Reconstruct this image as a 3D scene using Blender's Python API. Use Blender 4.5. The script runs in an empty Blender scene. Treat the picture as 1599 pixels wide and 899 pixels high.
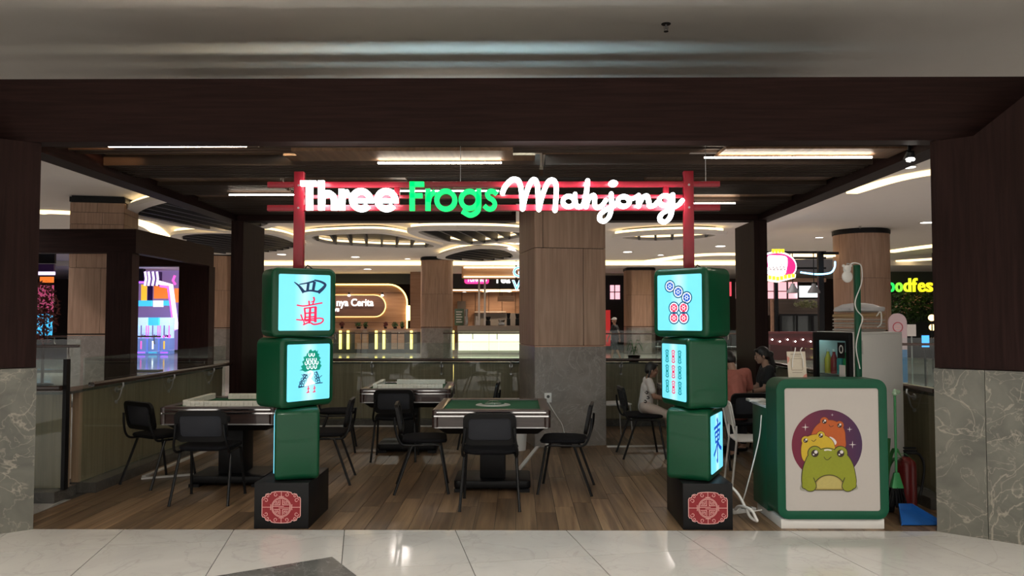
import bpy, bmesh, math, random
from math import sin, cos, pi, radians as R
from mathutils import Vector, Matrix

S = bpy.context.scene
COL = S.collection
random.seed(7)

# ------------------------------------------------------------------ camera
cam_d = bpy.data.cameras.new('camera'); cam = bpy.data.objects.new('camera', cam_d); COL.objects.link(cam)
FPX = 1220.0
PITCH, YAW = R(2.35), R(0.5)
cam_d.sensor_width = 36.0; cam_d.lens = FPX / 1599 * 36.0
cam_d.clip_start = 0.05; cam_d.clip_end = 200
cam.location = (0, 0, 1.6); cam.rotation_euler = (pi/2 + PITCH, 0, YAW)
S.camera = cam

# ------------------------------------------------------------------ world, exposure
W = bpy.data.worlds.new('world'); S.world = W; W.use_nodes = True
bg = W.node_tree.nodes['Background']; bg.inputs[0].default_value = (1.0, 0.95, 0.88, 1); bg.inputs[1].default_value = 0.80
S.view_settings.view_transform = 'Standard'; S.view_settings.look = 'None'
S.view_settings.exposure = 0.62; S.view_settings.gamma = 1.0; S.view_settings.use_curve_mapping = False

CEIL = 4.35
def area(name, loc, size, power, color=(1, .93, .82), sy=None, rot=(0, 0, 0), spread=pi):
    l = bpy.data.lights.new(name, 'AREA'); l.energy = power; l.color = color
    l.shape = 'RECTANGLE' if sy else 'DISK'; l.size = size
    if sy: l.size_y = sy
    l.spread = spread
    o = bpy.data.objects.new(name, l); COL.objects.link(o); o.location = loc; o.rotation_euler = rot
    return o
# foyer downlights (fixtures for these are built in the ceiling further down)
FOYER = [(-4.6, 1.6), (-1.6, 1.6), (1.6, 1.6), (4.6, 1.6), (-4.6, -1.6), (-1.6, -1.6), (1.6, -1.6), (4.6, -1.6), (-1.6, -5), (1.6, -5)]
for x, y in FOYER: area('foyer_downlight_beam', (x, y, CEIL-.06), .30, 60, (1, .93, .83), spread=R(130))
# mall hall downlights beyond the kiosk
HALL = [(-12, 15), (-6, 17), (7, 14), (12, 17), (-3, 20), (4, 20), (-14, 24), (10, 26), (-8, 28), (0, 28), (6, 33), (-5, 35), (2, 37), (13, 35), (-14, 34)]
for x, y in HALL: area('hall_downlight_beam', (x, y, CEIL-.06), .5, 68, (1, .88, .82), spread=R(150))

# ------------------------------------------------------------------ pixel of the photograph -> point on a plane of the place
def ray(px, py):
    u = (px-799.5)/FPX; v = (449.5-py)/FPX
    d = Vector((u, cos(PITCH)-v*sin(PITCH), sin(PITCH)+v*cos(PITCH)))
    return Matrix.Rotation(YAW, 3, 'Z') @ d
def P(px, py, Y):
    d = ray(px, py); return Vector((d.x*Y/d.y, Y, 1.6+d.z*Y/d.y))
def XZ(px, py, Y):
    p = P(px, py, Y); return p.x, p.z
def G(px, py, z=0.0):
    d = ray(px, py); t = (z-1.6)/d.z; return Vector((d.x*t, d.y*t, z))

# ------------------------------------------------------------------ mesh helpers
def cr(pts, n=6, closed=False):
    """Catmull-Rom through pts (2D or 3D)"""
    P_ = [Vector(p) for p in pts]; out = []; m = len(P_)
    for i in range(m if closed else m-1):
        a = P_[(i-1) % m] if closed or i else P_[0]*2-P_[1]
        b = P_[i]; c = P_[(i+1) % m]
        d = P_[(i+2) % m] if closed or i+2 < m else P_[-1]*2-P_[-2]
        for k in range(n):
            t = k/n
            out.append(.5*((2*b)+(c-a)*t+(2*a-5*b+4*c-d)*t*t+(3*b-a-3*c+d)*t**3))
    if not closed: out.append(P_[-1])
    return out
def arc(cx, cy, rx, ry, a0, a1, n=20):
    return [(cx+rx*cos(R(a0+(a1-a0)*i/n)), cy+ry*sin(R(a0+(a1-a0)*i/n))) for i in range(n+1)]
def circ(cx, cy, rx, ry=None, n=28):
    ry = rx if ry is None else ry
    return [(cx+rx*cos(2*pi*i/n), cy+ry*sin(2*pi*i/n)) for i in range(n)]
def rrect(x0, x1, y0, y1, r, n=5):
    out = []
    for cx, cy, a in ((x1-r, y1-r, 0), (x0+r, y1-r, 90), (x0+r, y0+r, 180), (x1-r, y0+r, 270)):
        for i in range(n+1):
            t = R(a+90*i/n); out.append((cx+r*cos(t), cy+r*sin(t)))
    return out

class MB:
    def __init__(s): s.v = []; s.f = []
    def add(s, vs, fs, M=None):
        o = len(s.v)
        s.v += [(M @ Vector(v)) if M else Vector(v) for v in vs]
        s.f += [tuple(i+o for i in f) for f in fs]; return s
    def box(s, x0, x1, y0, y1, z0, z1, M=None):
        vs = [(x, y, z) for z in (z0, z1) for y in (y0, y1) for x in (x0, x1)]
        return s.add(vs, [(0, 2, 3, 1), (4, 5, 7, 6), (0, 1, 5, 4), (2, 6, 7, 3), (0, 4, 6, 2), (1, 3, 7, 5)], M)
    def loft(s, loops, cap=True, close=False, M=None):
        n = len(loops[0]); vs = [p for l in loops for p in l]; fs = []
        L = len(loops)
        for k in range(L if close else L-1):
            k2 = (k+1) % L
            for i in range(n):
                j = (i+1) % n; fs.append((k*n+i, k*n+j, k2*n+j, k2*n+i))
        if cap and not close:
            fs.append(tuple(range(n))[::-1]); fs.append(tuple(range((L-1)*n, L*n)))
        return s.add(vs, fs, M)
    def prism(s, poly, h0, h1, M=None, ax='z'):
        f = {'z': lambda p, h: (p[0], p[1], h), 'y': lambda p, h: (p[0], h, p[1]), 'x': lambda p, h: (h, p[0], p[1])}[ax]
        return s.loft([[f(p, h0) for p in poly], [f(p, h1) for p in poly]], M=M)
    def ringprism(s, outer, inner, h0, h1, ax='z', M=None):
        f = {'z': lambda p, h: (p[0], p[1], h), 'y': lambda p, h: (p[0], h, p[1]), 'x': lambda p, h: (h, p[0], p[1])}[ax]
        return s.loft([[f(p, h0) for p in outer], [f(p, h1) for p in outer], [f(p, h1) for p in inner], [f(p, h0) for p in inner]], close=True, M=M)
    def cyl(s, p0, p1, r0, r1=None, n=12, M=None):
        return s.tube([p0, p1], [r0, r0 if r1 is None else r1], n, M=M)
    def tube(s, pts, r, n=8, closed=False, M=None):
        P_ = [Vector(p) for p in pts]; m = len(P_); rs = r if isinstance(r, (list, tuple)) else [r]*m
        loops = []; up = None
        for i in range(m):
            if closed: t = P_[(i+1) % m]-P_[i-1]
            else: t = P_[min(i+1, m-1)]-P_[max(i-1, 0)]
            t = t.normalized() if t.length > 1e-9 else Vector((0, 0, 1))
            if up is None: up = t.orthogonal().normalized()
            up = up-t*up.dot(t)
            up = up.normalized() if up.length > 1e-6 else t.orthogonal().normalized()
            w = t.cross(up)
            loops.append([P_[i]+(up*cos(2*pi*k/n)+w*sin(2*pi*k/n))*rs[i] for k in range(n)])
        return s.loft(loops, close=closed, M=M)
    def lathe(s, prof, n=24, M=None):
        return s.loft([[(r*cos(2*pi*k/n), r*sin(2*pi*k/n), z) for k in range(n)] for r, z in prof], M=M)
    def ell(s, c, rx, ry=None, rz=None, nu=14, nv=9, M=None):
        ry = rx if ry is None else ry; rz = rx if rz is None else rz
        lp = []
        for j in range(nv+1):
            a = -pi/2+pi*j/nv; q = max(cos(a), 1e-3)
            lp.append([(c[0]+rx*q*cos(2*pi*k/nu), c[1]+ry*q*sin(2*pi*k/nu), c[2]+rz*sin(a)) for k in range(nu)])
        return s.loft(lp, M=M)
    def cap(s, p0, r0, p1, r1, n=12):
        s.cyl(p0, p1, r0, r1, n); s.ell(p0, r0, nu=n, nv=7); s.ell(p1, r1, nu=n, nv=7); return s
    def ribbon(s, pts, w, h0, h1, closed=False, round=False, ax='y', M=None):
        """a stroke of width w (or widths) along 2D pts, as a solid between h0 and h1"""
        P_ = [Vector(p[:2]) for p in pts]; m = len(P_)
        ws = list(w) if isinstance(w, (list, tuple)) else [w]*m
        if len(ws) != m: ws = [ws[min(len(ws)-1, int(i*len(ws)/m))] for i in range(m)]
        l, r = [], []
        for i in range(m):
            a = P_[i-1] if (closed or i) else None; b = P_[(i+1) % m] if (closed or i < m-1) else None
            d0 = (P_[i]-a).normalized() if a is not None and (P_[i]-a).length > 1e-9 else None
            d1 = (b-P_[i]).normalized() if b is not None and (b-P_[i]).length > 1e-9 else None
            if d0 is None: d0 = d1
            if d1 is None: d1 = d0
            t = d0+d1
            t = t.normalized() if t.length > 1e-6 else d0
            nrm = Vector((-t.y, t.x)); k = max(.45, nrm.dot(Vector((-d0.y, d0.x))))
            l.append(P_[i]+nrm*ws[i]/2/k); r.append(P_[i]-nrm*ws[i]/2/k)
        f = {'y': lambda p, h: (p[0], h, p[1]), 'z': lambda p, h: (p[0], p[1], h), 'x': lambda p, h: (h, p[0], p[1])}[ax]
        n = m if closed else m-1
        vs = []; fs = []
        for i in range(m): vs += [f(l[i], h0), f(r[i], h0), f(r[i], h1), f(l[i], h1)]
        for i in range(n):
            j = (i+1) % m; a, b = i*4, j*4
            fs += [(a, a+1, b+1, b), (a+1, a+2, b+2, b+1), (a+2, a+3, b+3, b+2), (a+3, a, b, b+3)]
        if not closed: fs += [(0, 3, 2, 1), (4*m-4, 4*m-3, 4*m-2, 4*m-1)]
        s.add(vs, fs, M)
        if round and not closed:
            for q, ww in ((P_[0], ws[0]), (P_[-1], ws[-1])):
                c = circ(q[0], q[1], ww/2, n=16); s.loft([[f(p, h0) for p in c], [f(p, h1) for p in c]], M=M)
        return s
    def build(s, name, mat, parent=None, loc=(0, 0, 0), rot=(0, 0, 0), smooth=35, bevel=0, seg=2):
        me = bpy.data.meshes.new(name); me.from_pydata([tuple(v) for v in s.v], [], s.f)
        bm = bmesh.new(); bm.from_mesh(me)
        bmesh.ops.recalc_face_normals(bm, faces=bm.faces)
        if bevel:
            ed = [e for e in bm.edges if len(e.link_faces) == 2 and e.calc_face_angle(0) > .6]
            bmesh.ops.bevel(bm, geom=ed, offset=bevel, segments=seg, affect='EDGES', profile=.5)
        bm.to_mesh(me); bm.free()
        if smooth:
            me.polygons.foreach_set('use_smooth', [True]*len(me.polygons)); me.set_sharp_from_angle(angle=R(smooth))
        me.materials.append(mat)
        return link(name, me, parent, loc, rot)
def link(name, me, parent=None, loc=(0, 0, 0), rot=(0, 0, 0)):
    o = bpy.data.objects.new(name, me); COL.objects.link(o); o.location = loc; o.rotation_euler = rot
    if parent: o.parent = parent
    return o
def tag(o, label, cat, group=None):
    o['label'] = label; o['category'] = cat
    if group: o['group'] = group
    return o
def thing(name, label, cat, loc=(0, 0, 0), rz=0, group=None):
    o = bpy.data.objects.new(name, None); COL.objects.link(o); o.location = loc; o.rotation_euler = (0, 0, rz)
    o.empty_display_size = .1
    return tag(o, label, cat, group)
def struct(o): o['kind'] = 'structure'; return o
def empty_struct(name, loc=(0, 0, 0), rz=0):
    o = bpy.data.objects.new(name, None); COL.objects.link(o); o.location = loc; o.rotation_euler = (0, 0, rz); return struct(o)
def dup(root, loc, rz, label=None, group=None):
    kids = {}
    for o in list(COL.objects):
        if o.parent: kids.setdefault(o.parent, []).append(o)
    def cp(o, par):
        c = o.copy(); COL.objects.link(c)
        if par: c.parent = par
        for ch in kids.get(o, []): cp(ch, c)
        return c
    r = cp(root, None); r.location = loc; r.rotation_euler = (0, 0, rz)
    if label: r['label'] = label
    if group: r['group'] = group
    return r
def BX(x0, x1, y0, y1, z0, z1): return MB().box(x0, x1, y0, y1, z0, z1)
def remesh(o, voxel, it=4):
    m = o.modifiers.new('r', 'REMESH'); m.mode = 'VOXEL'; m.voxel_size = voxel; m.use_smooth_shade = True
    sm = o.modifiers.new('s', 'SMOOTH'); sm.iterations = it; sm.factor = .5
    dg = bpy.context.evaluated_depsgraph_get(); dg.update()
    me = bpy.data.meshes.new_from_object(o.evaluated_get(dg)); old = o.data
    o.modifiers.clear(); o.data = me; me.name = o.name
    if not me.materials: me.materials.append(old.materials[0])
    me.polygons.foreach_set('use_smooth', [True]*len(me.polygons))
    return o
def text_mesh(name, txt, h, depth, mat, parent=None, loc=(0, 0, 0), rot=(pi/2, 0, 0), bold=.02, align='LEFT', width=None, label=None):
    c = bpy.data.curves.new(name, 'FONT'); c.body = txt; c.size = h; c.extrude = depth/2; c.offset = bold*h; c.align_x = align
    c.resolution_u = 3
    t = bpy.data.objects.new(name, c); COL.objects.link(t)
    dg = bpy.context.evaluated_depsgraph_get(); dg.update()
    me = bpy.data.meshes.new_from_object(t.evaluated_get(dg)); bpy.data.objects.remove(t)
    if width:
        xs = [v.co.x for v in me.vertices]; k = width/(max(xs)-min(xs)); x0 = min(xs) if align == 'LEFT' else 0
        for v in me.vertices: v.co.x = (v.co.x-x0)*k
    me.materials.clear(); me.materials.append(mat)
    o = link(name, me, parent, loc, rot)
    if label: o['label'] = label
    return o

# ------------------------------------------------------------------ materials
def _new(name):
    m = bpy.data.materials.new(name); m.use_nodes = True
    nt = m.node_tree; return m, nt, nt.nodes['Principled BSDF']
def lin(r, g, b):
    f = lambda c: (c/255/12.92) if c <= 10 else ((c/255+.055)/1.055)**2.4
    return (f(r), f(g), f(b))
def plain(name, col, rough=.5, metal=0, spec=.5, bump=0, bscale=60, var=.08, coat=0):
    """paint, plastic, cloth or metal with fine mottling"""
    m, nt, b = _new(name)
    tc = nt.nodes.new('ShaderNodeTexCoord'); nz = nt.nodes.new('ShaderNodeTexNoise'); nz.inputs['Scale'].default_value = bscale
    nt.links.new(tc.outputs['Object'], nz.inputs['Vector'])
    mx = nt.nodes.new('ShaderNodeMix'); mx.data_type = 'RGBA'
    mx.inputs[6].default_value = (*[c*(1-var) for c in col], 1); mx.inputs[7].default_value = (*[min(1, c*(1+var)) for c in col], 1)
    nt.links.new(nz.outputs['Fac'], mx.inputs[0]); nt.links.new(mx.outputs[2], b.inputs['Base Color'])
    b.inputs['Roughness'].default_value = rough; b.inputs['Metallic'].default_value = metal
    b.inputs['Specular IOR Level'].default_value = spec; b.inputs['Coat Weight'].default_value = coat
    if bump:
        bp = nt.nodes.new('ShaderNodeBump'); bp.inputs['Strength'].default_value = bump; bp.inputs['Distance'].default_value = .003
        nt.links.new(nz.outputs['Fac'], bp.inputs['Height']); nt.links.new(bp.outputs[0], b.inputs['Normal'])
    return m
def glow(name, col, strength):
    m, nt, b = _new(name)
    b.inputs['Base Color'].default_value = (*[min(.9, c) for c in col], 1); b.inputs['Roughness'].default_value = .4
    b.inputs['Emission Color'].default_value = (*col, 1); b.inputs['Emission Strength'].default_value = strength
    return m
def wood(name, c0, c1, rough=.45, axis='z', scale=1.0, pervar=.0, coat=0, spec=.5):
    m, nt, b = _new(name); N = nt.nodes; L = nt.links
    tc = N.new('ShaderNodeTexCoord'); mp = N.new('ShaderNodeMapping')
    sc = {'x': (1.2, 26, 26), 'y': (26, 1.2, 26), 'z': (26, 26, 1.2)}[axis]
    mp.inputs['Scale'].default_value = [q*scale for q in sc]
    L.new(tc.outputs['Object'], mp.inputs[0])
    oi = N.new('ShaderNodeObjectInfo')
    ad = N.new('ShaderNodeVectorMath'); ad.operation = 'ADD'; L.new(mp.outputs[0], ad.inputs[0])
    mu = N.new('ShaderNodeMath'); mu.operation = 'MULTIPLY'; mu.inputs[1].default_value = 40; L.new(oi.outputs['Random'], mu.inputs[0]); L.new(mu.outputs[0], ad.inputs[1])
    nz = N.new('ShaderNodeTexNoise'); nz.inputs['Scale'].default_value = 1; nz.inputs['Detail'].default_value = 6; nz.inputs['Distortion'].default_value = .6
    L.new(ad.outputs[0], nz.inputs[0])
    rp = N.new('ShaderNodeValToRGB'); rp.color_ramp.elements[0].position = .32; rp.color_ramp.elements[1].position = .68
    rp.color_ramp.elements[0].color = (*c0, 1); rp.color_ramp.elements[1].color = (*c1, 1)
    L.new(nz.outputs['Fac'], rp.inputs[0])
    out = rp.outputs[0]
    if pervar:
        mr = N.new('ShaderNodeMapRange'); mr.inputs['To Min'].default_value = 1-pervar; mr.inputs['To Max'].default_value = 1+pervar; L.new(oi.outputs['Random'], mr.inputs[0])
        vm = N.new('ShaderNodeVectorMath'); vm.operation = 'SCALE'; L.new(out, vm.inputs[0]); L.new(mr.outputs[0], vm.inputs['Scale']); out = vm.outputs[0]
    L.new(out, b.inputs['Base Color'])
    b.inputs['Roughness'].default_value = rough; b.inputs['Coat Weight'].default_value = coat; b.inputs['Specular IOR Level'].default_value = spec
    bp = N.new('ShaderNodeBump'); bp.inputs['Strength'].default_value = .12; bp.inputs['Distance'].default_value = .002
    L.new(nz.outputs['Fac'], bp.inputs['Height']); L.new(bp.outputs[0], b.inputs['Normal'])
    return m
def stone(name, base, dark, vein, rough=.25, scale=1.6, vein_amt=.5):
    m, nt, b = _new(name); N = nt.nodes; L = nt.links
    tc = N.new('ShaderNodeTexCoord')
    oi = N.new('ShaderNodeObjectInfo'); ad = N.new('ShaderNodeVectorMath'); ad.operation = 'ADD'
    mu = N.new('ShaderNodeMath'); mu.operation = 'MULTIPLY'; mu.inputs[1].default_value = 23
    L.new(oi.outputs['Random'], mu.inputs[0]); L.new(tc.outputs['Object'], ad.inputs[0]); L.new(mu.outputs[0], ad.inputs[1])
    n1 = N.new('ShaderNodeTexNoise'); n1.inputs['Scale'].default_value = scale*1.7; n1.inputs['Detail'].default_value = 8; n1.inputs['Distortion'].default_value = 1.2
    L.new(ad.outputs[0], n1.inputs[0])
    r1 = N.new('ShaderNodeValToRGB'); r1.color_ramp.elements[0].position = .3; r1.color_ramp.elements[1].position = .7
    r1.color_ramp.elements[0].color = (*dark, 1); r1.color_ramp.elements[1].color = (*base, 1); L.new(n1.outputs['Fac'], r1.inputs[0])
    # veins: thin ridges of two distorted noises
    prev = r1.outputs[0]
    for sc, wd, amt in ((scale, .012, vein_amt), (scale*2.6, .02, vein_amt*.6)):
        n2 = N.new('ShaderNodeTexNoise'); n2.inputs['Scale'].default_value = sc; n2.inputs['Detail'].default_value = 5; n2.inputs['Distortion'].default_value = 1.6
        L.new(ad.outputs[0], n2.inputs[0])
        s1 = N.new('ShaderNodeMath'); s1.operation = 'SUBTRACT'; s1.inputs[1].default_value = .5; L.new(n2.outputs['Fac'], s1.inputs[0])
        a1 = N.new('ShaderNodeMath'); a1.operation = 'ABSOLUTE'; L.new(s1.outputs[0], a1.inputs[0])
        mr = N.new('ShaderNodeMapRange'); mr.inputs['From Min'].default_value = 0; mr.inputs['From Max'].default_value = wd
        mr.inputs['To Min'].default_value = amt; mr.inputs['To Max'].default_value = 0; L.new(a1.outputs[0], mr.inputs[0])
        mx = N.new('ShaderNodeMix'); mx.data_type = 'RGBA'; mx.inputs[7].default_value = (*vein, 1)
        L.new(mr.outputs[0], mx.inputs[0]); L.new(prev, mx.inputs[6]); prev = mx.outputs[2]
    L.new(prev, b.inputs['Base Color']); b.inputs['Roughness'].default_value = rough
    return m
def glassmat(name, tint=(.86, .95, .92), refl=1.0, rough=.0, opac=0):
    m, nt, b = _new(name); N = nt.nodes; L = nt.links
    out = N['Material Output']
    tr = N.new('ShaderNodeBsdfTransparent'); tr.inputs[0].default_value = (*tint, 1)
    gl = N.new('ShaderNodeBsdfGlossy'); gl.inputs['Roughness'].default_value = rough; gl.inputs[0].default_value = (refl, refl, refl, 1)
    fr = N.new('ShaderNodeFresnel'); fr.inputs[0].default_value = 1.5
    mx = N.new('ShaderNodeMixShader'); ge = N.new('ShaderNodeNewGeometry'); iv = N.new('ShaderNodeMath'); iv.operation = 'SUBTRACT'; iv.inputs[0].default_value = 1; L.new(ge.outputs['Backfacing'], iv.inputs[1])
    ml = N.new('ShaderNodeMath'); ml.operation = 'MULTIPLY'; L.new(fr.outputs[0], ml.inputs[0]); L.new(iv.outputs[0], ml.inputs[1]); L.new(ml.outputs[0], mx.inputs[0]); L.new(tr.outputs[0], mx.inputs[1]); L.new(gl.outputs[0], mx.inputs[2])
    L.new(mx.outputs[0], out.inputs[0]); N.remove(b)
    return m
def panel_glow(name):
    """backlit film: cyan with the pale streak of the tube behind its middle"""
    m, nt, b = _new(name); N = nt.nodes; L = nt.links
    tc = N.new('ShaderNodeTexCoord'); sp = N.new('ShaderNodeSeparateXYZ'); L.new(tc.outputs['Object'], sp.inputs[0])
    ab = N.new('ShaderNodeMath'); ab.operation = 'ABSOLUTE'; L.new(sp.outputs[0], ab.inputs[0])
    rp = N.new('ShaderNodeValToRGB'); cr_ = rp.color_ramp
    cr_.elements[0].position = 0; cr_.elements[0].color = (.55, .90, 1, 1)
    cr_.elements[1].position = .085; cr_.elements[1].color = (.165, .70, .93, 1)
    e = cr_.elements.new(.035); e.color = (.38, .82, .98, 1)
    L.new(ab.outputs[0], rp.inputs[0]); L.new(rp.outputs[0], b.inputs['Emission Color']); b.inputs['Emission Strength'].default_value = .72
    b.inputs['Base Color'].default_value = (.1, .3, .35, 1); b.inputs['Roughness'].default_value = .3
    return m

M = {}
M['dark'] = wood('dark_walnut_veneer', (.0145, .0062, .0055), (.026, .0115, .0102), .55, 'z', 1.4, spec=.10)
M['darkx'] = wood('dark_walnut_veneer_level', (.0145, .0062, .0055), (.026, .0115, .0102), .55, 'x', 1.4, spec=.10)
M['darky'] = wood('dark_walnut_veneer_deep', (.0145, .0062, .0055), (.026, .0115, .0102), .55, 'y', 1.4, spec=.10)
M['board'] = wood('brown_ceiling_board', (.11, .062, .036), (.18, .105, .062), .55, 'y', .9, spec=.2)
M['slat'] = wood('dark_slat', (.030, .020, .015), (.050, .034, .026), .6, 'x', 1.0, spec=.15)
M['oak'] = wood('light_oak_veneer', (.33, .20, .135), (.47, .305, .215), .5, 'z', 1.1, .05)
M['oakp'] = wood('parapet_oak', (.27, .19, .125), (.37, .27, .185), .35, 'z', 1.1, .05)
M['plank'] = wood('floor_plank', (.095, .056, .031), (.235, .15, .083), .42, 'y', .8, .32)
M['tile'] = stone('white_polished_tile', (.56, .545, .52), (.50, .485, .46), (.36, .345, .33), .09, .9, .35)
M['grout'] = plain('dark_grout', (.08, .075, .07), .8)
M['grey_tile'] = stone('grey_inlay_tile', (.12, .12, .115), (.08, .08, .078), (.3, .3, .29), .15, 2, .4)
M['stone'] = stone('grey_veined_marble', (.185, .182, .152), (.095, .094, .08), (.42, .38, .31), .3, 1.7, .6)
M['stone_m'] = stone('grey_brown_marble', (.30, .26, .235), (.20, .175, .16), (.48, .43, .39), .3, 1.9, .4)
M['curb'] = stone('dark_curb_stone', (.10, .095, .085), (.06, .058, .052), (.2, .19, .17), .25, 2, .3)
M['ceil'] = plain('ceiling_white_paint', (.78, .755, .72), .85, var=.02, bscale=4)
M['black'] = plain('black_plastic', (.006, .006, .007), .45, spec=.25)
M['blackm'] = plain('black_tube_steel', (.006, .006, .007), .4, spec=.3)
M['mesh'] = plain('charcoal_mesh_fabric', (.034, .036, .044), .8, spec=.2, bump=.6, bscale=420, var=.3)
M['seat'] = plain('black_seat_fabric', (.008, .008, .010), .85, spec=.12, bump=.4, bscale=300, var=.2)
M['green'] = plain('glossy_green_paint', (.0035, .068, .029), .32, spec=.3, coat=.15, var=.03)
M['greenc'] = plain('green_counter_paint', (.0025, .078, .038), .4, spec=.3, var=.03)
M['white'] = plain('white_laminate', (.70, .69, .67), .4, var=.02)
M['whiteb'] = plain('white_poster_film', (.50, .465, .44), .45, var=.02)
M['wplastic'] = plain('white_chair_plastic', (.75, .74, .72), .35, var=.02)
M['chrome'] = plain('chrome', (.75, .75, .77), .12, 1, var=.02)
M['steel'] = plain('brushed_steel', (.45, .45, .45), .3, 1)
M['red'] = plain('red_lacquer', (.30, .008, .022), .3, var=.05)
M['maroon'] = plain('maroon_print', (.25, .01, .018), .5)
M['pink'] = plain('pale_pink_print', (.75, .42, .40), .5)
M['felt'] = plain('green_felt', (.008, .085, .035), .95, bump=.4, bscale=500, var=.15)
M['walnut'] = wood('table_walnut', (.026, .012, .011), (.05, .026, .022), .3, 'x', 1.6, coat=.5)
M['ivory'] = plain('ivory_tile', (.80, .79, .72), .25, var=.02)
M['glass'] = glassmat('rail_glass', (.90, .955, .935))
M['cyan'] = panel_glow('cyan_backlit_film')
M['letter_white'] = glow('lit_white_acrylic', (.95, 1, 1), 6.0)
M['letter_green'] = glow('lit_green_acrylic', (.0, .80, .18), .7)
M['led'] = glow('led_warm_white', (1, .86, .70), 26)
M['cove'] = glow('cove_warm_light', (1, .74, .40), 1.5)
M['downlight'] = glow('downlight_lens', (1, .95, .88), 6)

# ================================================================== floor
TA = R(11.3)                                   # the mall's tile grid is turned against the kiosk
d1 = Vector((-sin(TA), cos(TA))); d2 = Vector((cos(TA), sin(TA)))
floor = struct(MB().box(-30, 30, -30, 48, -.20, -.010).build('floor', M['tile'], smooth=0))
WX0, WX1, WY0, WY1 = -4.0, 3.62, 6.03, 12.1
struct(MB().box(-7.5, 7.5, .5, 7.5, -.010, -.006).build('trim_1', M['grout'], smooth=0))
def clip(poly, n, d):                          # keep n.p <= d
    out = []
    for i in range(len(poly)):
        a, b = poly[i], poly[(i+1) % len(poly)]; da, db = a.dot(n)-d, b.dot(n)-d
        if da <= 0: out.append(a)
        if (da < 0) != (db < 0) and abs(da-db) > 1e-9: out.append(a+(b-a)*(da/(da-db)))
    return out
TS = .83; g = G(709, 823).xy; o1 = G(398, 842.7).xy
a0 = g.dot(d2); b0 = o1.dot(d1)
# grey inlay: a square set askew near the photographer's feet
q0 = G(518, 869).xy; ql = (G(375, 899).xy-q0).normalized(); qr = (G(557, 899).xy-q0).normalized(); ql = (ql-qr*ql.dot(qr)).normalized()
inl = [q0, q0+ql*.9, q0+ql*.9+qr*.9, q0+qr*.9]
def halves(poly):
    c = sum(poly, Vector((0, 0)))/len(poly); hs = []
    for i in range(len(poly)):
        a, b = poly[i], poly[(i+1) % len(poly)]; n = Vector((-(b-a).y, (b-a).x)).normalized()
        if n.dot(c-a) > 0: n = -n
        hs.append((n, n.dot(a)))
    return hs
IH = halves(inl)
def subtract(poly):
    """pieces of a convex polygon outside the inlay"""
    out = []; rest = poly
    for n, d in IH:
        o = clip(rest, -n, -(d+.004)) if rest else []
        if len(o) > 2: out.append(o)
        rest = clip(rest, n, d+.004) if rest else []
    return out
for i in range(-9, 10):
    for j in range(-7, 5):
        x0, x1 = a0+i*TS+.003, a0+(i+1)*TS-.003; y0, y1 = b0+j*TS+.003, b0+(j+1)*TS-.003
        pl = [d2*x+d1*y for x, y in ((x0, y0), (x1, y0), (x1, y1), (x0, y1))]
        c = sum(pl, Vector((0, 0)))/4
        if abs(c.x) > 6.6 or c.y < 1.6: continue
        parts = [pl]
        if c.y+.7 > WY0-.004:                  # cut at the kiosk's wooden floor
            p = clip(pl, Vector((0, 1)), WY0-.004); l = clip(clip(pl, Vector((0, -1)), -(WY0-.004)), Vector((1, 0)), WX0-.004)
            rr_ = clip(clip(pl, Vector((0, -1)), -(WY0-.004)), Vector((-1, 0)), -(WX1+.004))
            parts = [p, l, rr_]
            if c.y > 7.2: continue
        fin = []
        for p in parts:
            if len(p) < 3: continue
            if (c-(q0+(ql+qr)*.45)).length < 1.3: fin += subtract(p)
            else: fin.append(p)
        for p in fin:
            if len(p) < 3: continue
            pc = sum(p, Vector((0, 0)))/len(p)
            MB().prism([v-pc for v in p], -.006, 0).build('floor_tile', M['tile'], floor, (pc.x, pc.y, 0), smooth=0)
ic = sum(inl, Vector((0, 0)))/4
t_ = MB().prism([v-ic for v in inl], -.006, 0).build('floor_tile', M['grey_tile'], floor, (ic.x, ic.y, 0), smooth=0)
t_['label'] = 'grey stone inlay tile'
# wooden planks of the kiosk
deck = struct(MB().box(WX0, WX1, WY0, WY1, -.010, -.0045).build('floor_wood', M['grout'], smooth=0))
NP = 46; PW = (WX1-WX0)/NP; plank_me = {}
for i in range(NP):
    y = WY0; k = 0
    ln = [.55, .9, 1.25, .75, 1.05][i*3 % 5]
    while y < WY1-.05:
        y2 = min(WY1, y+ln)
        if WY1-y2 < .3: y2 = WY1
        L = round(y2-y, 3)
        if L not in plank_me:
            o = MB().box(-PW/2+.0022, PW/2-.0022, .0015, L-.0015, -.0045, 0).build('plank', M['plank'], deck, smooth=0); plank_me[L] = o.data
        else: o = link('plank', plank_me[L], deck)
        o.location = (WX0+PW*(i+.5), y, random.uniform(0, .0006)); y = y2; ln = random.choice([1.25, 1.35, 1.5])

# ================================================================== ceiling and far walls
ceil = struct(MB().box(-30, 30, -9, 36.1, CEIL, CEIL+.15).build('ceiling', M['ceil'], smooth=0))
struct(MB().box(-30, 30, 36.1, 48, 4.12, CEIL+.15).build('ceiling_lower', M['ceil'], smooth=0))
tr = struct(MB().box(-16, 12, 36.02, 36.1, 4.14, 4.31).build('trim_2', M['cove'], smooth=0))
wallm = plain('far_wall_paint', lin(70, 58, 54), .8)
struct(MB().box(-30, 30, 47.8, 48, 0, 4.2).build('wall_back', wallm, smooth=0))
struct(MB().box(-30, -29.8, -9, 48, 0, 4.4).build('wall_left', wallm, smooth=0))
struct(MB().box(29.8, 30, -9, 48, 0, 4.4).build('wall_right', wallm, smooth=0))

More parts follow.
